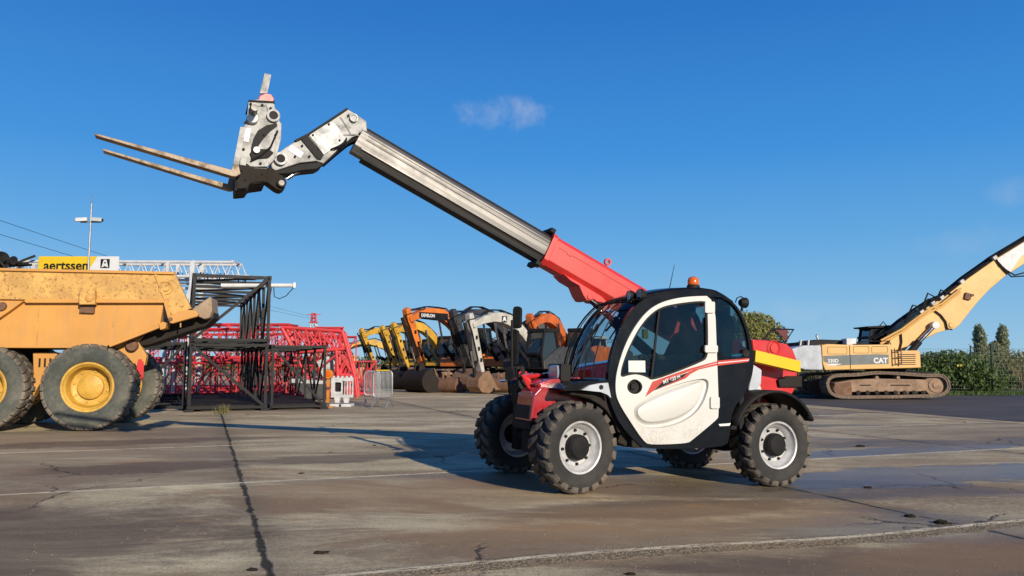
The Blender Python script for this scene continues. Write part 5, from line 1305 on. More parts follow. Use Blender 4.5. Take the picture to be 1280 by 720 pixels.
for k in range(5):
    p0_ = top[2+k % 3]; p1_ = top[3+k % 3]
    g.tube([(p0_[0], yb0-.03, p0_[1]-.1), ((p0_[0]+p1_[0])/2, yb0-.08, (p0_[1]+p1_[1])/2+.12+.07*k), (p1_[0]+.2, yb0-.03, p1_[1]+.0)], .03, 6)
g.build('pipes', M['matt_black'], bo, 0, True)
g = G()
lowt = E.pts([(1100, 425), (1126, 411), (1146, 396), (1160, 386), (1176, 379), (1200, 360)], yb0-.05)
g.tube([(x, yb0-.06, z-.14) for x, z in lowt], .045, 8); g.tube([(x, yb0-.12, z-.02) for x, z in lowt], .04, 8)
g.build('yellow_pipe', M['exc_yellow'], bo, 0, True)
g = G()
for (u, v) in ((1167, 378), (1153, 389), (1244, 321), (1203, 351), (1178, 371)):
    x, z = E.at(u, v, yb0-.1); g.box((x, yb0-.06, z-.03), (.16, .12, .14), Euler((0, R(-33), 0)).to_matrix())
g.build('clamp', M['row_white'], bo, .015)
g = G()
for pts_ in ([(1165, 379), (1168, 388), (1176, 394), (1182, 402), (1184, 411), (1190, 412)], [(1245, 324), (1250, 332), (1258, 338), (1268, 344), (1280, 341), (1300, 330)], [(1246, 326), (1254, 336), (1264, 346), (1280, 345), (1300, 336)], [(1126, 414), (1127, 428), (1124, 440), (1130, 446)], [(1110, 415), (1108, 425), (1106, 436), (1112, 452)]):
    q = E.pts(pts_, yb0-.04); G().tube([(x, yb0-.05, z) for x, z in q], .028, 6).build('hose', M['matt_black'], bo, 0, True)
x, z = E.at(1209, 370.5, yb0); G().box((x, yb0-.04, z), (.22, .08, .24), Euler((0, R(15), 0)).to_matrix()).box((x+.14, yb0-.05, z+.04), (.12, .1, .08)).build('step', M['rusty'], bo, .01)
for uv in ((1189, 407), (1190, 408)): pass
x, z = E.at(1189, 406.5, yb0); G().lathe([(.001, yb0-.04), (.09, yb0-.04), (.11, yb0-.01), (.15, yb0-.008), (.15, yb0+.01)], 20, 'Y', (x, 0, z)).build('pin', M['exc_yellow'], bo, 0, True)
c1 = E.at(1169.5, 406.5, yb0-.2); c2 = E.at(1150, 427, yb0-.2); c3 = E.at(1139, 440, yb0-.2)
for yy in (yb0-.14, yb1+.14):
    cy = G().tube([(c2[0], yy, c2[1]), (c3[0], yy, c3[1])], .12, 14).build('boom_cylinder', M['matt_black'], ex_, 0, True)
    G().tube([(c1[0], yy, c1[1]), (c2[0], yy, c2[1])], .075, 12).build('rod', M['chrome'], cy, 0, True)
    G().lathe([(.001, -.1), (.14, -.1), (.14, .1), (.001, .1)], 16, 'Y', (c1[0], yy, c1[1])).build('pin', M['lat_white'], cy, .01, True)
# stick and attachment beyond the frame edge, resting on the ground
e0 = Vector(E.at(1450, 216, yb0)); 
G().prism([(e0.x-.3, e0.y+.35), (e0.x+.4, e0.y+.2), (e0.x+1.6, 1.1), (e0.x+1.3, .9), (e0.x-.4, e0.y-.4)], yb0+.1, yb1-.1).build('stick', M['exc_yellow'], ex_, .03)
G().prism([(e0.x+1.0, .9), (e0.x+1.8, 1.3), (e0.x+2.2, .6), (e0.x+1.9, .02), (e0.x+1.2, .1)], yb0-.2, yb1+.2).build('bucket', M['rusty'], ex_, .02)

# ================================================================== BARRIERS, POST, SMALL THINGS
BF = Frame((0, 22.4, 0), (0, 0, 0))
x0, z1b = BF.at(414, 472, 0); x1, z0b = BF.at(441, 497, 0)
wb = thing('road_barrier', 'white plastic road barrier piece with a square hole, on feet beside the orange post', 'barrier', (x0, 22.4, 0)); Wb = x1-x0
zt_ = z1b; zb_ = z0b
hole = [(.10, zb_+.16), (.28, zb_+.16), (.28, zb_+.42), (.10, zb_+.42)]
xs_ = [Wb*.52, Wb*.63, Wb*.76, Wb*.88]
out = [(0, zb_), (Wb, zb_), (Wb, zt_), (Wb-.04, zt_), (Wb-.04, zt_-.06)]
panel = G().prism([[(0, zb_), (Wb, zb_), (Wb, zt_), (0, zt_)], round_poly(hole, .04)] + [[(x, zb_+.08), (x+.05, zb_+.08), (x+.05, zt_-.10), (x, zt_-.10)] for x in xs_], 0, .09).build('panel', M['plastic_white'], wb, .008)
g = G()
for k in range(5): g.box((Wb*(.1+.2*k), .045, zt_+.02), (.06, .07, .06))
g.build('knob', M['plastic_white'], wb, .01)
for x in (.18, Wb*.70):
    G().prism([(x-.06, .10), (x+.06, .10), (x+.09, zb_), (x-.09, zb_)], -.02, .11).box((x, .04, .04), (.34, .5, .08)).build('foot', M['plastic_white'], wb, .015)
G().box((.19, .10, zb_+.29), (.3, .03, .35)).build('backing', M['matt_black'], wb)
pp = thing('marker_post', 'orange and white marker post with a yellow warning lamp, in front of the white barrier', 'post', (BF.at(411, 500, -.3)[0], 22.0, 0))
_, zp_ = BF.at(411, 474, -.3)
G().box((0, 0, .012), (.34, .26, .03)).build('base', M['orange_pl'], pp, .005)
G().box((0, 0, zp_/2), (.08, .05, zp_)).build('post', M['dark_wood'], pp, .006)
G().box((0, -.028, .30), (.082, .01, .34)).build('sleeve', M['orange_pl'], pp, .003)
G().box((0, -.028, .66), (.082, .01, .2)).build('sleeve', M['orange_pl'], pp, .003)
lh = G().lathe([(.001, -.05), (.12, -.05), (.135, 0), (.12, .05), (.001, .05)], 18, 'Y', (0, 0, zp_+.14)).build('warning_lamp', M['orange_pl'], pp, 0, True)
G().lathe([(.001, -.07), (.08, -.065), (.09, -.045)], 18, 'Y', (0, 0, zp_+.14)).build('lens', M['amber'], lh, 0, True)

def crowd_barrier(label, uL, uR, vT, vB, d, yaw, cap):
    Fm = Frame((0, d, 0), (0, 0, 0)); xa, zt = Fm.at(uL, vT, 0); xb, zb = Fm.at(uR, vB, 0)
    w = (xb-xa)/math.cos(R(yaw))
    t = thing('crowd_barrier', label, 'barrier', (xa, d, 0), (0, 0, R(yaw)), 'galvanised crowd barriers')
    lo = round_poly([(0, zb), (w, zb), (w, zt), (0, zt)], .12, 4)
    G().tube([(x, 0, z) for x, z in lo]+[(lo[0][0], 0, lo[0][1])], .019, 8, False).build('frame', M['galv'], t, 0, True)
    n = 15
    for k in range(1, n): G().tube([(w*k/n, 0, zb), (w*k/n, 0, zt)], .0075, 6).build('rod', M['galv'], t, 0, True)
    for x in (.12*w, .88*w):
        G().tube([(x, 0, zb), (x-.02, -.32, .02)], .017, 6).tube([(x, 0, zb), (x+.02, .32, .02)], .017, 6).build('foot', M['galv'], t, 0, True)
    if cap: G().box((w/2, 0, zt+.012), (w-.16, .05, .03)).build('top_cap', M['yellow'], t, .006)
crowd_barrier('steel crowd barrier at the front of the pair, with a yellow cap on top', 467, 490.5, 463.5, 497, 21.8, -6, True)
crowd_barrier('steel crowd barrier standing behind and left of the one with the yellow cap', 455.5, 474, 464, 494, 23.6, 10, False)

# clods and pebbles on the slab
def clod(u, v, s, lab):
    x, y = ground_at(u, v); random.seed(int(u)); bm = bmesh.new(); bmesh.ops.create_icosphere(bm, subdivisions=3, radius=s)
    for q in bm.verts:
        n_ = noise.noise(q.co*(1.6/s) + Vector((u, v, 0))); q.co *= 1 + .55*n_; q.co.z = q.co.z*.55
        q.co.x *= 1.35
        if q.co.z < -.1*s: q.co.z = -.1*s
    g = G(); g.bm.free(); g.bm = bm
    o = g.build('dirt_clod', M['clod'], None, 0, False, (x, y, gz(x)+.1*s)); tag(o, lab, 'clod', 'dark clods on the concrete')
M['clod'] = paint('dark earth', (.018, .015, .012), .9, amt=.5, scale=20, bump=.4)
clod(399, 692, .024, 'dark clod near the lower edge right of the long joint, left one of a pair'); clod(407, 691, .02, 'dark clod near the lower edge right of the long joint, right one of a pair')
clod(315, 713, .022, 'dark clod lying left of the long joint right at the lower edge')
clod(1137, 636, .035, 'dark clod, the left one of the two at the right where two joints meet'); clod(1177, 644, .045, 'dark clod, the right one of the two at the right where two joints meet')
clod(788, 717, .022, 'dark clod at the lower edge of the picture right of its centre')
clod(376, 592, .02, 'small dark clod on the cross joint left of the telehandler'); clod(468, 557, .02, 'small dark clod lying inside the long shadow, left of the telehandler')
clod(1075, 553, .05, 'small dark clod far right of the rear wheel'); clod(1085, 602, .03, 'small dark clod right of the rear wheel beside the slanting joint')
def blades(name, spots, h, lean, mat, w=.006):
    g = G()
    for (x, y, z) in spots:
        a = random.uniform(0, 6.28); hh = h*random.uniform(.45, 1.1); l = lean*random.uniform(.1, 1)*hh; ww = w*random.uniform(.6, 1.3)
        dx, dy = math.cos(a), math.sin(a); px_, py_ = -dy*ww, dx*ww
        v = [(x-px_, y-py_, z), (x+px_, y+py_, z), (x+dx*l*.35+px_*.7, y+dy*l*.35+py_*.7, z+hh*.55), (x+dx*l*.35-px_*.7, y+dy*l*.35-py_*.7, z+hh*.55), (x+dx*l, y+dy*l, z+hh)]
        V = [g.bm.verts.new(q) for q in v]; g.bm.faces.new(V[:4]); g.bm.faces.new((V[3], V[2], V[4]))
    return g
def foliage_mat(name, c1, c2, c3=None, trans=.35):
    m, t, b = new_mat(name); geo = t.n('ShaderNodeNewGeometry')
    rnd = geo.outputs['Random Per Island']; tc = t.n('ShaderNodeTexCoord').outputs['Object']
    c = t.mix(rnd, c1, c2); c = t.mix(t.m('MULTIPLY', t.ramp(t.noise(tc, .9, 3), .45, .7), .7), c, c3 or c2)
    out = t.t.nodes['Material Output']; tr = t.n('ShaderNodeBsdfTranslucent'); mx = t.n('ShaderNodeMixShader'); mx.inputs[0].default_value = trans
    t.link(c, b.inputs['Base Color']); t.link(c, tr.inputs[0]); b.inputs['Roughness'].default_value = .6
    t.link(b.outputs[0], mx.inputs[1]); t.link(tr.outputs[0], mx.inputs[2]); t.link(mx.outputs[0], out.inputs[0])
    return m
M['weed'] = foliage_mat('dry weed', (.16, .16, .05), (.30, .26, .12))
M['grass'] = foliage_mat('grass blades', (.05, .11, .02), (.11, .17, .035), (.14, .15, .05))
M['bush'] = foliage_mat('ivy green leaves', (.05, .10, .022), (.12, .18, .04), (.08, .12, .03))
M['olive'] = foliage_mat('olive green leaves', (.20, .21, .06), (.34, .32, .10), (.24, .24, .07))
M['poplar'] = foliage_mat('grey green poplar leaves', (.20, .24, .13), (.36, .38, .22), (.26, .28, .16))
M['scrub'] = foliage_mat('dull scrub leaves', (.11, .13, .04), (.22, .20, .08), (.17, .14, .06))
M['reed'] = foliage_mat('dry reed blades', (.26, .20, .10), (.38, .30, .16), (.22, .19, .09))
M['bark'] = paint('bark', (.10, .075, .05), .9, amt=.4, bump=.5)
# loose grit: crumbled strip along the nearest cross joint and stray stones over the slabs
random.seed(33); bm = bmesh.new()
def stone(x, y, s):
    n = 6; top = bm.verts.new((x, y, gz(x)+s*.75)); ring_ = []
    a0 = random.uniform(0, 6)
    for k in range(n): a = a0+2*math.pi*k/n; r = s*random.uniform(.7, 1.15); ring_.append(bm.verts.new((x+r*math.cos(a), y+r*math.sin(a), gz(x)+s*.3)))
    low = [bm.verts.new((v.co.x, v.co.y, gz(x)-.001)) for v in ring_]
    for k in range(n): bm.faces.new((ring_[k], ring_[(k+1) % n], top)); bm.faces.new((low[k], low[(k+1) % n], ring_[(k+1) % n], ring_[k]))
for _ in range(5200):
    a = random.uniform(-4, 9); b = 4.64 + random.gauss(0, .07); x, y = .934*a-.356*b, .356*a+.934*b
    if y > 1: stone(x, y, random.uniform(.0022, .0062))
for _ in range(1500):
    y = 4.3 + 12*random.random()**2.2; x = random.uniform(-.62, .68)*y; stone(x, y, random.uniform(.002, .0055)*(1+y*.05))
g = G(); g.bm.free(); g.bm = bm
M['grit'] = paint('sandy grit', (.28, .22, .14), .9, dirt=(.08, .06, .04), amt=.8, scale=60)
o = g.build('grit', M['grit'], None, 0, False); set_origin(o, (1, 5, 0)); tag(o, 'loose sandy grit crumbled along the nearest joint and scattered over the slabs', 'grit', kind='stuff')
wx0, wy0 = ground_at(279, 517)
random.seed(2)
g = blades('weed_tuft', [(random.gauss(0, .07), random.gauss(0, .06), 0) for _ in range(150)], .24, .7, None, .006)
o = g.build('weed_tuft', M['weed'], None, 0, False, (wx0, wy0, gz(wx0))); tag(o, 'tuft of dry grass at the end of the long joint near the black stack', 'weed')

# ================================================================== FENCE AND VEGETATION
FD = 33.5
fn = thing('wire_fence', 'dark green wire mesh fence with thin posts in front of the bushes at the right', 'fence', (10, FD, gz(12)))
posts = [0+3.05*i for i in range(9)]
for x in posts: G().tube([(x, 0, 0), (x, 0, 2.0)], .035, 8).build('post', M['fence_green'], fn, 0, True)
x = (1237-640)/1000*FD-10; G().tube([(x, -.03, 0), (x, -.03, 2.05)], .05, 8).build('post', M['fence_green'], fn, 0, True)
g = G(); Lf = posts[-1]
for k in range(13): g.box((Lf/2, 0, .06+k*.15), (Lf, .008, .008))
for k in range(int(Lf/.11)): g.box((k*.11, .006, .95), (.006, .006, 1.85))
mesh_o = g.build('mesh_panel', M['fence_green'], fn)
sgx = (1197-640)/1000*FD-10; _ = 0
G().box((sgx, -.03, 1.18), (.24, .01, .14)).build('yellow_tag', M['yellow'], fn)

def crown(name, clumps, n, leaf, mat, parent=None, loc=(0, 0, 0)):
    """leaf-sized faces spread through uneven clumps"""
    g = G(); bm = g.bm
    vol = [c[3]*c[4]*c[5] for c in clumps]; tot = sum(vol)
    for c, v in zip(clumps, vol):
        cnt = int(n*v/tot)
        for _ in range(cnt):
            while True:
                p = Vector((random.uniform(-1, 1), random.uniform(-1, 1), random.uniform(-1, 1)))
                if p.length < 1: break
            p = p.normalized()*(p.length**.45)
            nn = noise.noise(Vector((p.x*2.2+c[0], p.y*2.2+c[1], p.z*2.2+c[2])))
            p *= 1 + .5*nn
            if noise.noise(Vector((p.x*4+c[0]*3, p.y*4, p.z*4+c[2]*2))) < -.18: continue
            q = Vector((c[0]+p.x*c[3], c[1]+p.y*c[4], c[2]+p.z*c[5]))
            if q.z < .02: continue
            e = Euler((random.uniform(0, 6.28), random.uniform(0, 6.28), random.uniform(0, 6.28))).to_matrix(); s = leaf*random.uniform(.6, 1.4)
            vs = [bm.verts.new(q + e @ Vector(w)*s) for w in ((-.5, 0, 0), (0, .32, .06), (.6, 0, 0), (0, -.32, .06))]
            bm.faces.new(vs)
    return g.build(name, mat, parent)
def trunk(h, r, limbs, parent, seed):
    random.seed(seed); g = G(); g.tube([(0, 0, 0), (.04*h, .02*h, h*.4), (-.01*h, 0, h*.85)], [r, r*.75, r*.2], 8)
    for k in range(limbs):
        a = random.uniform(0, 6.28); z = h*random.uniform(.25, .6); L = h*random.uniform(.25, .4)
        g.tube([(0, 0, z), (math.cos(a)*L*.5, math.sin(a)*L*.5, z+L*.5), (math.cos(a)*L, math.sin(a)*L, z+L*.8)], [r*.45, r*.3, r*.1], 6)
    g.build('trunk', M['bark'], parent, 0, True)
def bush(label, px_, d, w, h, mat, n, leaf, group='bushes growing along the wire fence', cat='bush', name='bush', seed=1):
    t = thing(name, label, cat, ((px_-640)/1000*d, d, gz(12)), (0, 0, 0), group); random.seed(seed)
    cl = []
    for k in range(7):
        cl.append((random.uniform(-.5, .5)*w, random.uniform(-.35, .35)*w, h*random.uniform(.25, .66), w*random.uniform(.22, .36), w*random.uniform(.2, .32), h*random.uniform(.22, .36)))
    crown('foliage', cl, n, leaf, mat, t)
    g = G()
    for k in range(6):
        a = random.uniform(0, 6.28); g.tube([(0, 0, 0), (math.cos(a)*w*.2, math.sin(a)*w*.15, h*.35), (math.cos(a)*w*.35, math.sin(a)*w*.25, h*.65)], [.04, .03, .01], 5)
    g.build('stem', M['bark'], t)
    return t
bush('dense green bush directly behind the boom foot of the sand yellow excavator', 1166, 34.6, 2.8, 2.0, M['bush'], 6500, .13, seed=4)
bush('dense green bush between the excavator track front and the fence post', 1203, 34.4, 2.8, 1.8, M['bush'], 6500, .13, seed=5)
bush('low green bush behind the excavator tracks, under its body', 1120, 36, 3.4, 1.4, M['bush'], 4500, .13, seed=6)
bush('low dark green bush right behind the tall fence post', 1237, 34.8, 2.2, 1.1, M['bush'], 3500, .12, seed=7)
bush('dull scrub bush showing between the counterweight and the telehandler rear', 1015, 38, 4.2, 1.5, M['scrub'], 4500, .14, seed=8)
bush('dull green scrub bush at the right edge of the picture', 1272, 40, 4, 1.7, M['scrub'], 5000, .14, seed=9)
bush('dull green scrub bush behind the low dark one, left of the right edge', 1236, 43, 4.5, 1.9, M['scrub'], 5000, .15, seed=10)
# trees
def tree(label, px_, d, h, clumps, mat, n, leaf, r, seed, group=None, nm='tree'):
    t = thing(nm, label, 'tree', ((px_-640)/1000*d, d, gz(12)), (0, 0, 0), group); trunk(h, r, 7, t, seed)
    random.seed(seed); crown('crown', clumps, n, leaf, mat, t); return t
random.seed(12); H = 4.8
tree('round olive green tree behind the telehandler cab', 945, 46, 5, [(1.0*math.cos(k*1.1)*(.3+.7*((k*7)%5)/5), random.uniform(-.9, .9), 2.0+1.5*((k*3)%11)/11+.3*math.sin(k), random.uniform(.7, 1.0), .9, random.uniform(.6, .85)) for k in range(16)], M['olive'], 26000, .13, .16, 31)
PG = 'poplars standing far away at the right'
for (px_, hh, lab, sd) in ((1224, 5.2, 'left of the two poplars on the horizon at the right', 41), (1249, 5.0, 'right of the two poplars on the horizon at the right', 42)):
    random.seed(sd); d = 95; hh = hh
    tree(lab, px_, d, hh, [(random.uniform(-.35, .35)+(.5 if z % 2 else -.5)*(1-z*.1), random.uniform(-.4, .4), .8+z*.58, random.uniform(.75, 1.0)*(1-z*.075), .8, random.uniform(.8, 1.1)) for z in range(8)], M['poplar'], 16000, .17, .2, sd, PG, 'poplar')
random.seed(51)
for i, (px_, d, w, h, lab) in enumerate(((1068, 70, 5, 3.0, 'hazy far bush above the roof line left of the excavator cab'), (1180, 75, 6, 2.3, 'far dull bush on the horizon left of the poplars'), (1275, 80, 8, 3.1, 'far dull bush on the horizon at the right frame edge'), (1215, 60, 6, 1.6, 'far low bush in the field below the poplars'))):
    bush(lab, px_, d, w, h, M['scrub'], 3500, .26, 'far bushes on the horizon at the right', seed=60+i)
# distant tree line and hedge as one mass each
random.seed(70)
g = [(x, random.uniform(-3, 3), random.uniform(.4, 1.6), random.uniform(2.5, 4.5), 3, random.uniform(1.0, 2.2)) for x in [-75+2.6*i for i in range(80)]]
o = crown('far_woodland', g, 42000, .55, M['scrub'], None); o.location = (10, 150, 0); tag(o, 'low dull green line of woodland along the whole horizon', 'woodland', kind='stuff')
random.seed(71)
spots = [(random.uniform(0, 22), random.uniform(-.6, 3.0), 0) for _ in range(15000)]
o = blades('grass', spots, .16, .8, None, .012).build('grass', M['grass'], None, 0, False, (9.5, 32.3, gz(12))); tag(o, 'bright green grass strip along the foot of the wire fence', 'grass', kind='stuff')
spots = [(random.uniform(0, 26), random.uniform(0, 8), 0) for _ in range(14000)]
o = blades('reeds', spots, 1.15, .5, None, .014).build('dry_reeds', M['reed'], None, 0, False, (15, 36.5, gz(12)-.02)); tag(o, 'tall dry straw coloured grass in the field behind the fence', 'tall grass', kind='stuff')

# ================================================================== GROUND
def ground_material():
    m, t, b = new_mat('old concrete slabs')
    pos = t.n('ShaderNodeNewGeometry').outputs['Position']; sx = t.n('ShaderNodeSeparateXYZ'); t.link(pos, sx.inputs[0]); X, Y = sx.outputs[0], sx.outputs[1]
    wob = t.noise(pos, 1.3, 4, .6); wob2 = t.noise(pos, 9, 4, .7)
    wv = t.m('ADD', t.m('MULTIPLY', t.m('SUBTRACT', wob, .5), .05), t.m('MULTIPLY', t.m('SUBTRACT', wob2, .5), .02))
    A = t.m('ADD', t.m('ADD', t.m('MULTIPLY', X, .934), t.m('MULTIPLY', Y, .356)), wv)
    B = t.m('ADD', t.m('ADD', t.m('MULTIPLY', X, -.356), t.m('MULTIPLY', Y, .934)), wv)
    def line(c, k, w, soft): return t.ramp(t.m('ABSOLUTE', t.m('SUBTRACT', c, k)), w+soft, w)
    def rep(c, k, per): # distance to nearest of a repeating set
        q = t.m('SUBTRACT', t.m('DIVIDE', t.m('SUBTRACT', c, k), per), t.m('ROUND', t.m('DIVIDE', t.m('SUBTRACT', c, k), per)))
        return t.m('MULTIPLY', t.m('ABSOLUTE', q), per)
    jA = rep(A, .38, 5.2); jB = rep(B, 4.72, 3.93)
    ia = t.m('FLOOR', t.m('DIVIDE', t.m('SUBTRACT', A, .38), 5.2)); ib = t.m('FLOOR', t.m('DIVIDE', t.m('SUBTRACT', B, 4.72), 3.93))
    cmb = t.n('ShaderNodeCombineXYZ'); t.link(ia, cmb.inputs[0]); t.link(ib, cmb.inputs[1])
    wn_ = t.n('ShaderNodeTexWhiteNoise'); t.link(cmb.outputs[0], wn_.inputs[0]); slab = wn_.outputs[0]
    # base tone
    rot = t.mapping(pos, (.35, 1.0, 1), (0, 0, R(-20)))
    big = t.noise(rot, .55, 12, .72, .5); med = t.noise(t.mapping(pos, (.55, 1.6, 1), (0, 0, R(-20))), 2.1, 10, .8, .3); fine = t.noise(pos, 17, 9, .85); grit = t.noise(pos, 55, 5, .85)
    c = t.mix(t.ramp(big, .34, .66), (.29, .22, .12), (.86, .73, .42))
    c = t.mix(t.m('MULTIPLY', t.ramp(med, .44, .62), .6), c, (.36, .26, .15))
    c = t.mix(t.m('MULTIPLY', t.ramp(fine, .44, .58), .5), c, (.72, .62, .41))
    c = t.mix(t.m('MULTIPLY', t.ramp(grit, .51, .60), .6), c, (.10, .08, .055))
    near = t.ramp(Y, 10.5, 6.5)                                        # traffic grime on the nearer slabs
    stain = t.noise(t.mapping(pos, (.30, .8, 1), (0, 0, R(-18))), .8, 12, .72, .8)
    sm = t.m('MULTIPLY', t.ramp(stain, .44, .55), t.m('ADD', .45, t.m('MULTIPLY', near, .25)))
    c = t.mix(sm, c, t.mix(t.noise(pos, .7, 3), (.13, .095, .062), (.28, .165, .08)))
    c = t.mix(t.m('MULTIPLY', t.ramp(slab, .45, .85), .5), c, (.22, .165, .12))
    wet = t.m('MULTIPLY', t.ramp(t.noise(t.mapping(pos, (.28, .75, 1), (0, 0, R(-20))), .55, 4, .5, .4), .53, .59), t.ramp(X, -3, 2.5, .35, 1))
    c = t.mix(t.m('MULTIPLY', wet, .6), c, (.09, .07, .055))
    # damp and rusty areas at their places on the slabs
    bn = t.noise(t.mapping(pos, (.7, 1.6, 1), (0, 0, R(-20))), 1.6, 9, .72, .5)
    def blob(a, b_, ra, rb, soft=.5):
        u = t.m('DIVIDE', t.m('SUBTRACT', A, a), ra); v = t.m('DIVIDE', t.m('SUBTRACT', B, b_), rb)
        r = t.m('ADD', t.m('MULTIPLY', u, u), t.m('MULTIPLY', v, v))
        return t.ramp(t.m('ADD', r, t.m('MULTIPLY', t.m('SUBTRACT', bn, .5), 3.2)), 1+soft, 1-soft)
    def most(*l):
        q = l[0]
        for k in l[1:]: q = t.m('MAXIMUM', q, k)
        return q
    damp = most(blob(-1.7, 6.4, 2.0, 1.25), blob(-.6, 10.3, 1.2, .5), blob(-3.8, 9.2, 1.3, .45), blob(4.0, 3.6, 2.6, .85), blob(.2, 3.4, 1.6, .6), blob(1.6, 10.4, 1.3, .45), blob(3.6, 6.0, 1.3, .4), blob(-1.5, 13.6, 2.4, .5))
    c = t.mix(t.m('MULTIPLY', damp, .74), c, t.mix(bn, (.065, .047, .036), (.18, .125, .085)))
    rusty = most(blob(2.2, 7.3, 1.9, .9), blob(3.4, 5.6, 2.2, .6), blob(1.0, 8.1, 1.0, .3), blob(5.4, 4.0, 1.6, .5))
    c = t.mix(t.m('MULTIPLY', rusty, .55), c, t.mix(bn, (.20, .115, .055), (.46, .30, .15)))
    pool = most(blob(7.6, 7.0, 2.3, .7, .12), blob(6.6, 10.6, 2.6, .45, .12), blob(9.5, 9.0, 2.2, .4, .12))
    c = t.mix(t.m('MULTIPLY', pool, .7), c, (.085, .068, .055)); wet = t.m('MAXIMUM', t.m('MULTIPLY', wet, .6), pool)
    # cracks
    vo = t.n('ShaderNodeTexVoronoi', feature='DISTANCE_TO_EDGE'); vo.inputs['Scale'].default_value = .42; vo.inputs['Randomness'].default_value = 1
    wv3 = t.n('ShaderNodeVectorMath', operation='ADD'); t.link(pos, wv3.inputs[0]); sc_ = t.n('ShaderNodeVectorMath', operation='SCALE'); t.link(t.noise(pos, 3, 5, .7, 0, 1), sc_.inputs[0]); sc_.inputs['Scale'].default_value = .35; t.link(sc_.outputs[0], wv3.inputs[1]); t.link(wv3.outputs[0], vo.inputs['Vector'])
    crack = t.m('MULTIPLY', t.ramp(vo.outputs['Distance'], .010, .002), t.ramp(t.noise(pos, .35, 2), .54, .60))
    c = t.mix(t.m('MULTIPLY', crack, .8), c, (.035, .028, .022))
    # joints: dark weedy ones running away, pale sandy ones across
    edgeA = t.ramp(jA, .30, .02); c = t.mix(t.m('MULTIPLY', edgeA, t.m('MULTIPLY', wob, .5)), c, (.09, .075, .055))
    jA = t.m('ADD', jA, t.m('MULTIPLY', t.m('SUBTRACT', t.noise(pos, 5, 2, .5), .45), .07))
    dA = t.m('MULTIPLY', t.ramp(jA, .034, .012), t.ramp(t.noise(pos, 6, 4), .30, .42)); c = t.mix(t.m('MULTIPLY', dA, .92), c, (.022, .020, .013))
    sandw = t.ramp(t.m('ABSOLUTE', t.m('ADD', t.m('SUBTRACT', B, 4.64), t.m('MULTIPLY', t.m('SUBTRACT', t.noise(pos, 2.2, 6, .7), .5), .22))), .15, .09)      # the wide crumbled strip in front
    gravel = t.noise(pos, 34, 4, .9)
    c = t.mix(t.m('MULTIPLY', sandw, t.m('ADD', .65, t.m('MULTIPLY', wob2, .4))), c, t.mix(t.ramp(gravel, .45, .60), (.085, .062, .04), (.42, .33, .20)))
    jB = t.m('ADD', jB, t.m('MULTIPLY', t.m('ABSOLUTE', t.m('SUBTRACT', t.noise(pos, 3.1, 5, .7), .5)), .12))
    dB = t.ramp(jB, .060, .015); c = t.mix(t.m('MULTIPLY', dB, t.ramp(t.noise(pos, 4, 4), .3, .55, .4, .95)), c, (.80, .68, .45))
    dB2 = t.m('MULTIPLY', t.ramp(jB, .013, .005), t.ramp(t.noise(pos, 5, 4), .42, .5)); c = t.mix(dB2, c, (.05, .042, .032))
    rs = t.m('MULTIPLY', t.ramp(t.noise(t.mapping(pos, (.5, 1.3, 1), (0, 0, R(-20))), 1.1, 9, .7, .6), .56, .68), .55)
    c = t.mix(rs, c, (.42, .23, .095))
    t.link(c, b.inputs['Base Color'])
    b.inputs['Specular IOR Level'].default_value = .2
    rough = t.m('SUBTRACT', t.m('ADD', .74, t.m('MULTIPLY', fine, .2)), t.m('MULTIPLY', wet, .50), clamp=True)
    rough = t.m('MAXIMUM', rough, t.m('MULTIPLY', sandw, .85))
    t.link(rough, b.inputs['Roughness'])
    bp = t.n('ShaderNodeBump'); bp.inputs['Strength'].default_value = .55; bp.inputs['Distance'].default_value = .012
    h = t.m('SUBTRACT', t.m('ADD', t.m('MULTIPLY', fine, .7), t.m('MULTIPLY', grit, .3)), t.m('MULTIPLY', t.m('MAXIMUM', dA, t.m('MAXIMUM', crack, dB2)), 2.5))
    h = t.m('ADD', h, t.m('MULTIPLY', sandw, t.m('MULTIPLY', gravel, 1.6)))
    h = t.m('MULTIPLY', h, t.m('SUBTRACT', 1.0, t.m('MULTIPLY', wet, .6)))
    t.link(h, bp.inputs['Height']); t.link(bp.outputs[0], b.inputs['Normal'])
    return m
M['concrete'] = ground_material()
xs = [-400, -150, -60, -30, -15, -8, -4, -2, -1, -.4] + [.1*i for i in range(0, 34)] + [3.6, 4, 5, 7, 10, 15, 25, 40, 80, 160, 400]
ys = [-30, -8, 0, 4, 8, 16, 32, 60, 120, 250, 900]
g = G(); vs = [[g.bm.verts.new((x, y, gz(x))) for y in ys] for x in xs]
for i in range(len(xs)-1):
    for j in range(len(ys)-1): g.bm.faces.new((vs[i][j], vs[i+1][j], vs[i+1][j+1], vs[i][j+1]))
o = g.build('ground', M['concrete'], None, 0, True); o['kind'] = 'structure'
def sheet(name, pts, z, mat):
    g = G(); v = [g.bm.verts.new((x, y, z)) for x, y in pts]; g.bm.faces.new(v); o = g.build(name, mat); o['kind'] = 'structure'; return o
def tarmac():
    m, t, b = new_mat('dark patched asphalt'); pos = t.n('ShaderNodeNewGeometry').outputs['Position']
    n1 = t.noise(t.mapping(pos, (.25, 1, 1)), 1.1, 5, .6); n2 = t.noise(pos, 60, 4, .8)
    c = t.mix(t.ramp(n1, .35, .7), (.042, .037, .035), (.085, .072, .062)); c = t.mix(t.m('MULTIPLY', t.ramp(n2, .5, .7), .35), c, (.12, .11, .10))
    t.link(c, b.inputs['Base Color']); b.inputs['Roughness'].default_value = .78
    bp = t.n('ShaderNodeBump'); bp.inputs['Strength'].default_value = .5; bp.inputs['Distance'].default_value = .01; t.link(n2, bp.inputs['Height']); t.link(bp.outputs[0], b.inputs['Normal'])
    return m
M['asphalt'] = tarmac()
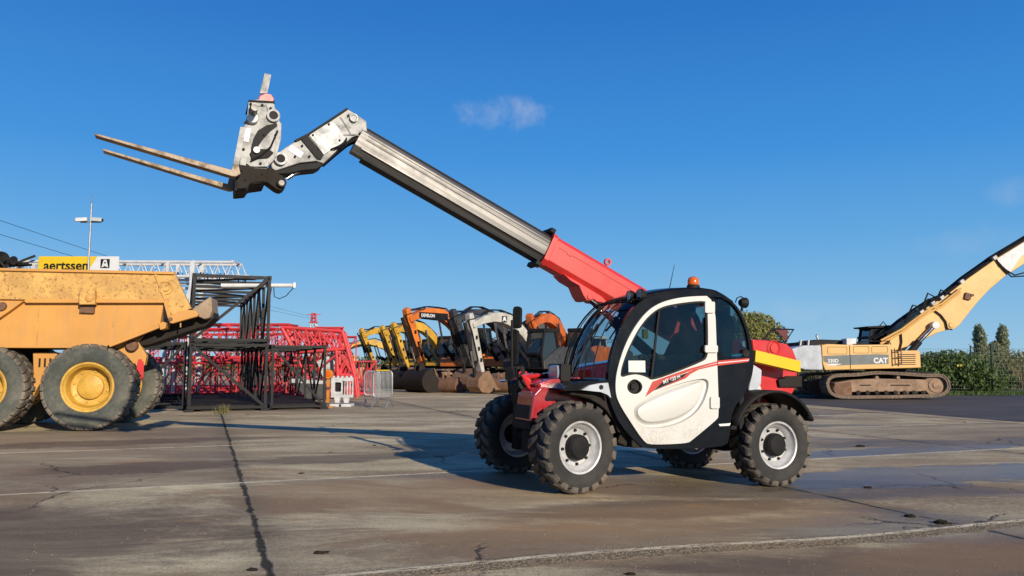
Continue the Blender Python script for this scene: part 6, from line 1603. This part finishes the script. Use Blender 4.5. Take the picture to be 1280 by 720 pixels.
zr = gz(12)
sheet('asphalt_apron', [(40, 14.5), (40, 33.2), (4.5, 32.4), (2.8, 30.8), (3.6, 27.2), (9.0, 24.6), (10.9, 17.6), (13, 15.2)], zr+.004, M['asphalt'])
def field_mat():
    m, t, b = new_mat('rough grass field'); pos = t.n('ShaderNodeNewGeometry').outputs['Position']
    n1 = t.noise(pos, .35, 5, .6); n2 = t.noise(pos, 8, 4, .8)
    c = t.mix(t.ramp(n1, .35, .65), (.07, .10, .03), (.17, .15, .07)); c = t.mix(t.m('MULTIPLY', n2, .4), c, (.04, .06, .02))
    t.link(c, b.inputs['Base Color']); b.inputs['Roughness'].default_value = .95; return m
M['field'] = field_mat()
sheet('grass_field', [(6, 33.0), (400, 31), (400, 800), (-300, 800), (-300, 90), (6, 75)], zr+.09, M['field'])

# ================================================================== SKY, SUN, CAMERA
SUN = Vector((4.55, -7.4, 3.02)).normalized()
elev = math.asin(SUN.z); az = math.atan2(SUN.x, SUN.y)
w = bpy.data.worlds.new('World'); scene.world = w; w.use_nodes = True
t = NT(w.node_tree); bg = w.node_tree.nodes['Background']
sky = t.n('ShaderNodeTexSky', sky_type='NISHITA'); sky.sun_disc = False; sky.sun_elevation = elev; sky.sun_rotation = az
sky.altitude = 0; sky.air_density = 1.0; sky.dust_density = .15; sky.ozone_density = 3.2
tc = t.n('ShaderNodeTexCoord').outputs['Generated']; sp = t.n('ShaderNodeSeparateXYZ'); t.link(tc, sp.inputs[0])
# small fair weather wisps by direction
def wisp(u, v, wu, wv, amp, sc):
    d = Vector(((u-640)/FPX, math.cos(PITCH) - (360-v)/FPX*math.sin(PITCH), math.sin(PITCH) + (360-v)/FPX*math.cos(PITCH)))
    az_, el_ = math.atan2(d.x, d.y), math.atan2(d.z, math.hypot(d.x, d.y))
    A_ = t.m('ARCTAN2', sp.outputs[0], sp.outputs[1]); E_ = t.m('ARCSINE', sp.outputs[2])
    nz = t.noise(tc, sc, 6, .6, .3)
    du = t.m('DIVIDE', t.m('SUBTRACT', A_, az_), wu); dv_ = t.m('DIVIDE', t.m('SUBTRACT', E_, el_), wv)
    r2 = t.m('ADD', t.m('MULTIPLY', du, du), t.m('MULTIPLY', dv_, dv_))
    f = t.m('SUBTRACT', t.m('SUBTRACT', 1.0, r2), t.m('MULTIPLY', t.m('SUBTRACT', nz, .47), 4.2))
    return t.m('MULTIPLY', t.ramp(f, -.3, 1.9), amp)
f = wisp(632, 143, .068, .022, .42, 26)
f = t.m('MAXIMUM', f, wisp(588, 133, .018, .012, .20, 40))
for (u, v, a, b_, am, sc) in ((1180, 303, .07, .02, .16, 14), (1270, 238, .03, .018, .16, 18), (1040, 390, .09, .02, .12, 14), (30, 318, .2, .05, .04, 9)):
    f = t.m('MAXIMUM', f, wisp(u, v, a, b_, am, sc))
rp = t.n('ShaderNodeValToRGB'); t.link(sp.outputs[2], rp.inputs[0]); cr = rp.color_ramp
tone = ((0.0, (.38, .60, .80)), (.05, (.27, .52, .79)), (.145, (.135, .405, .77)), (.25, (.050, .295, .74)), (.41, (.020, .187, .60)), (.7, (.010, .09, .40)), (1.0, (.006, .055, .28)))
while len(cr.elements) < len(tone): cr.elements.new(.5)
for el, (p_, c_) in zip(cr.elements, tone): el.position = p_; el.color = (c_[0]*.085, c_[1]*.1, c_[2]*.108, 1)
base = t.mix(1.0, rp.outputs[0], (88, 84, 80), 'MULTIPLY')
col = t.mix(.90, sky.outputs[0], base)
col = t.mix(f, col, (5.6, 5.8, 6.4))
t.link(col, bg.inputs['Color']); bg.inputs['Strength'].default_value = .082
sl = bpy.data.lights.new('sun', 'SUN'); sl.energy = 4.3; sl.angle = R(.53); sl.color = (1.0, .89, .72)
so = bpy.data.objects.new('sun', sl); COL.objects.link(so); so.rotation_euler = SUN.to_track_quat('Z', 'Y').to_euler(); so.location = (5, -8, 12)
cd = bpy.data.cameras.new('camera'); cd.lens = 36*FPX/1280; cd.sensor_width = 36; cd.clip_start = .05; cd.clip_end = 3000
co = bpy.data.objects.new('camera', cd); COL.objects.link(co); co.location = (0, 0, CAM_H); co.rotation_euler = (math.pi/2+PITCH, 0, 0)
scene.camera = co
scene.view_settings.view_transform = 'Standard'; scene.view_settings.look = 'None'; scene.view_settings.exposure = .46; scene.view_settings.gamma = 1
scene.cycles.max_bounces = 8; scene.cycles.transparent_max_bounces = 16
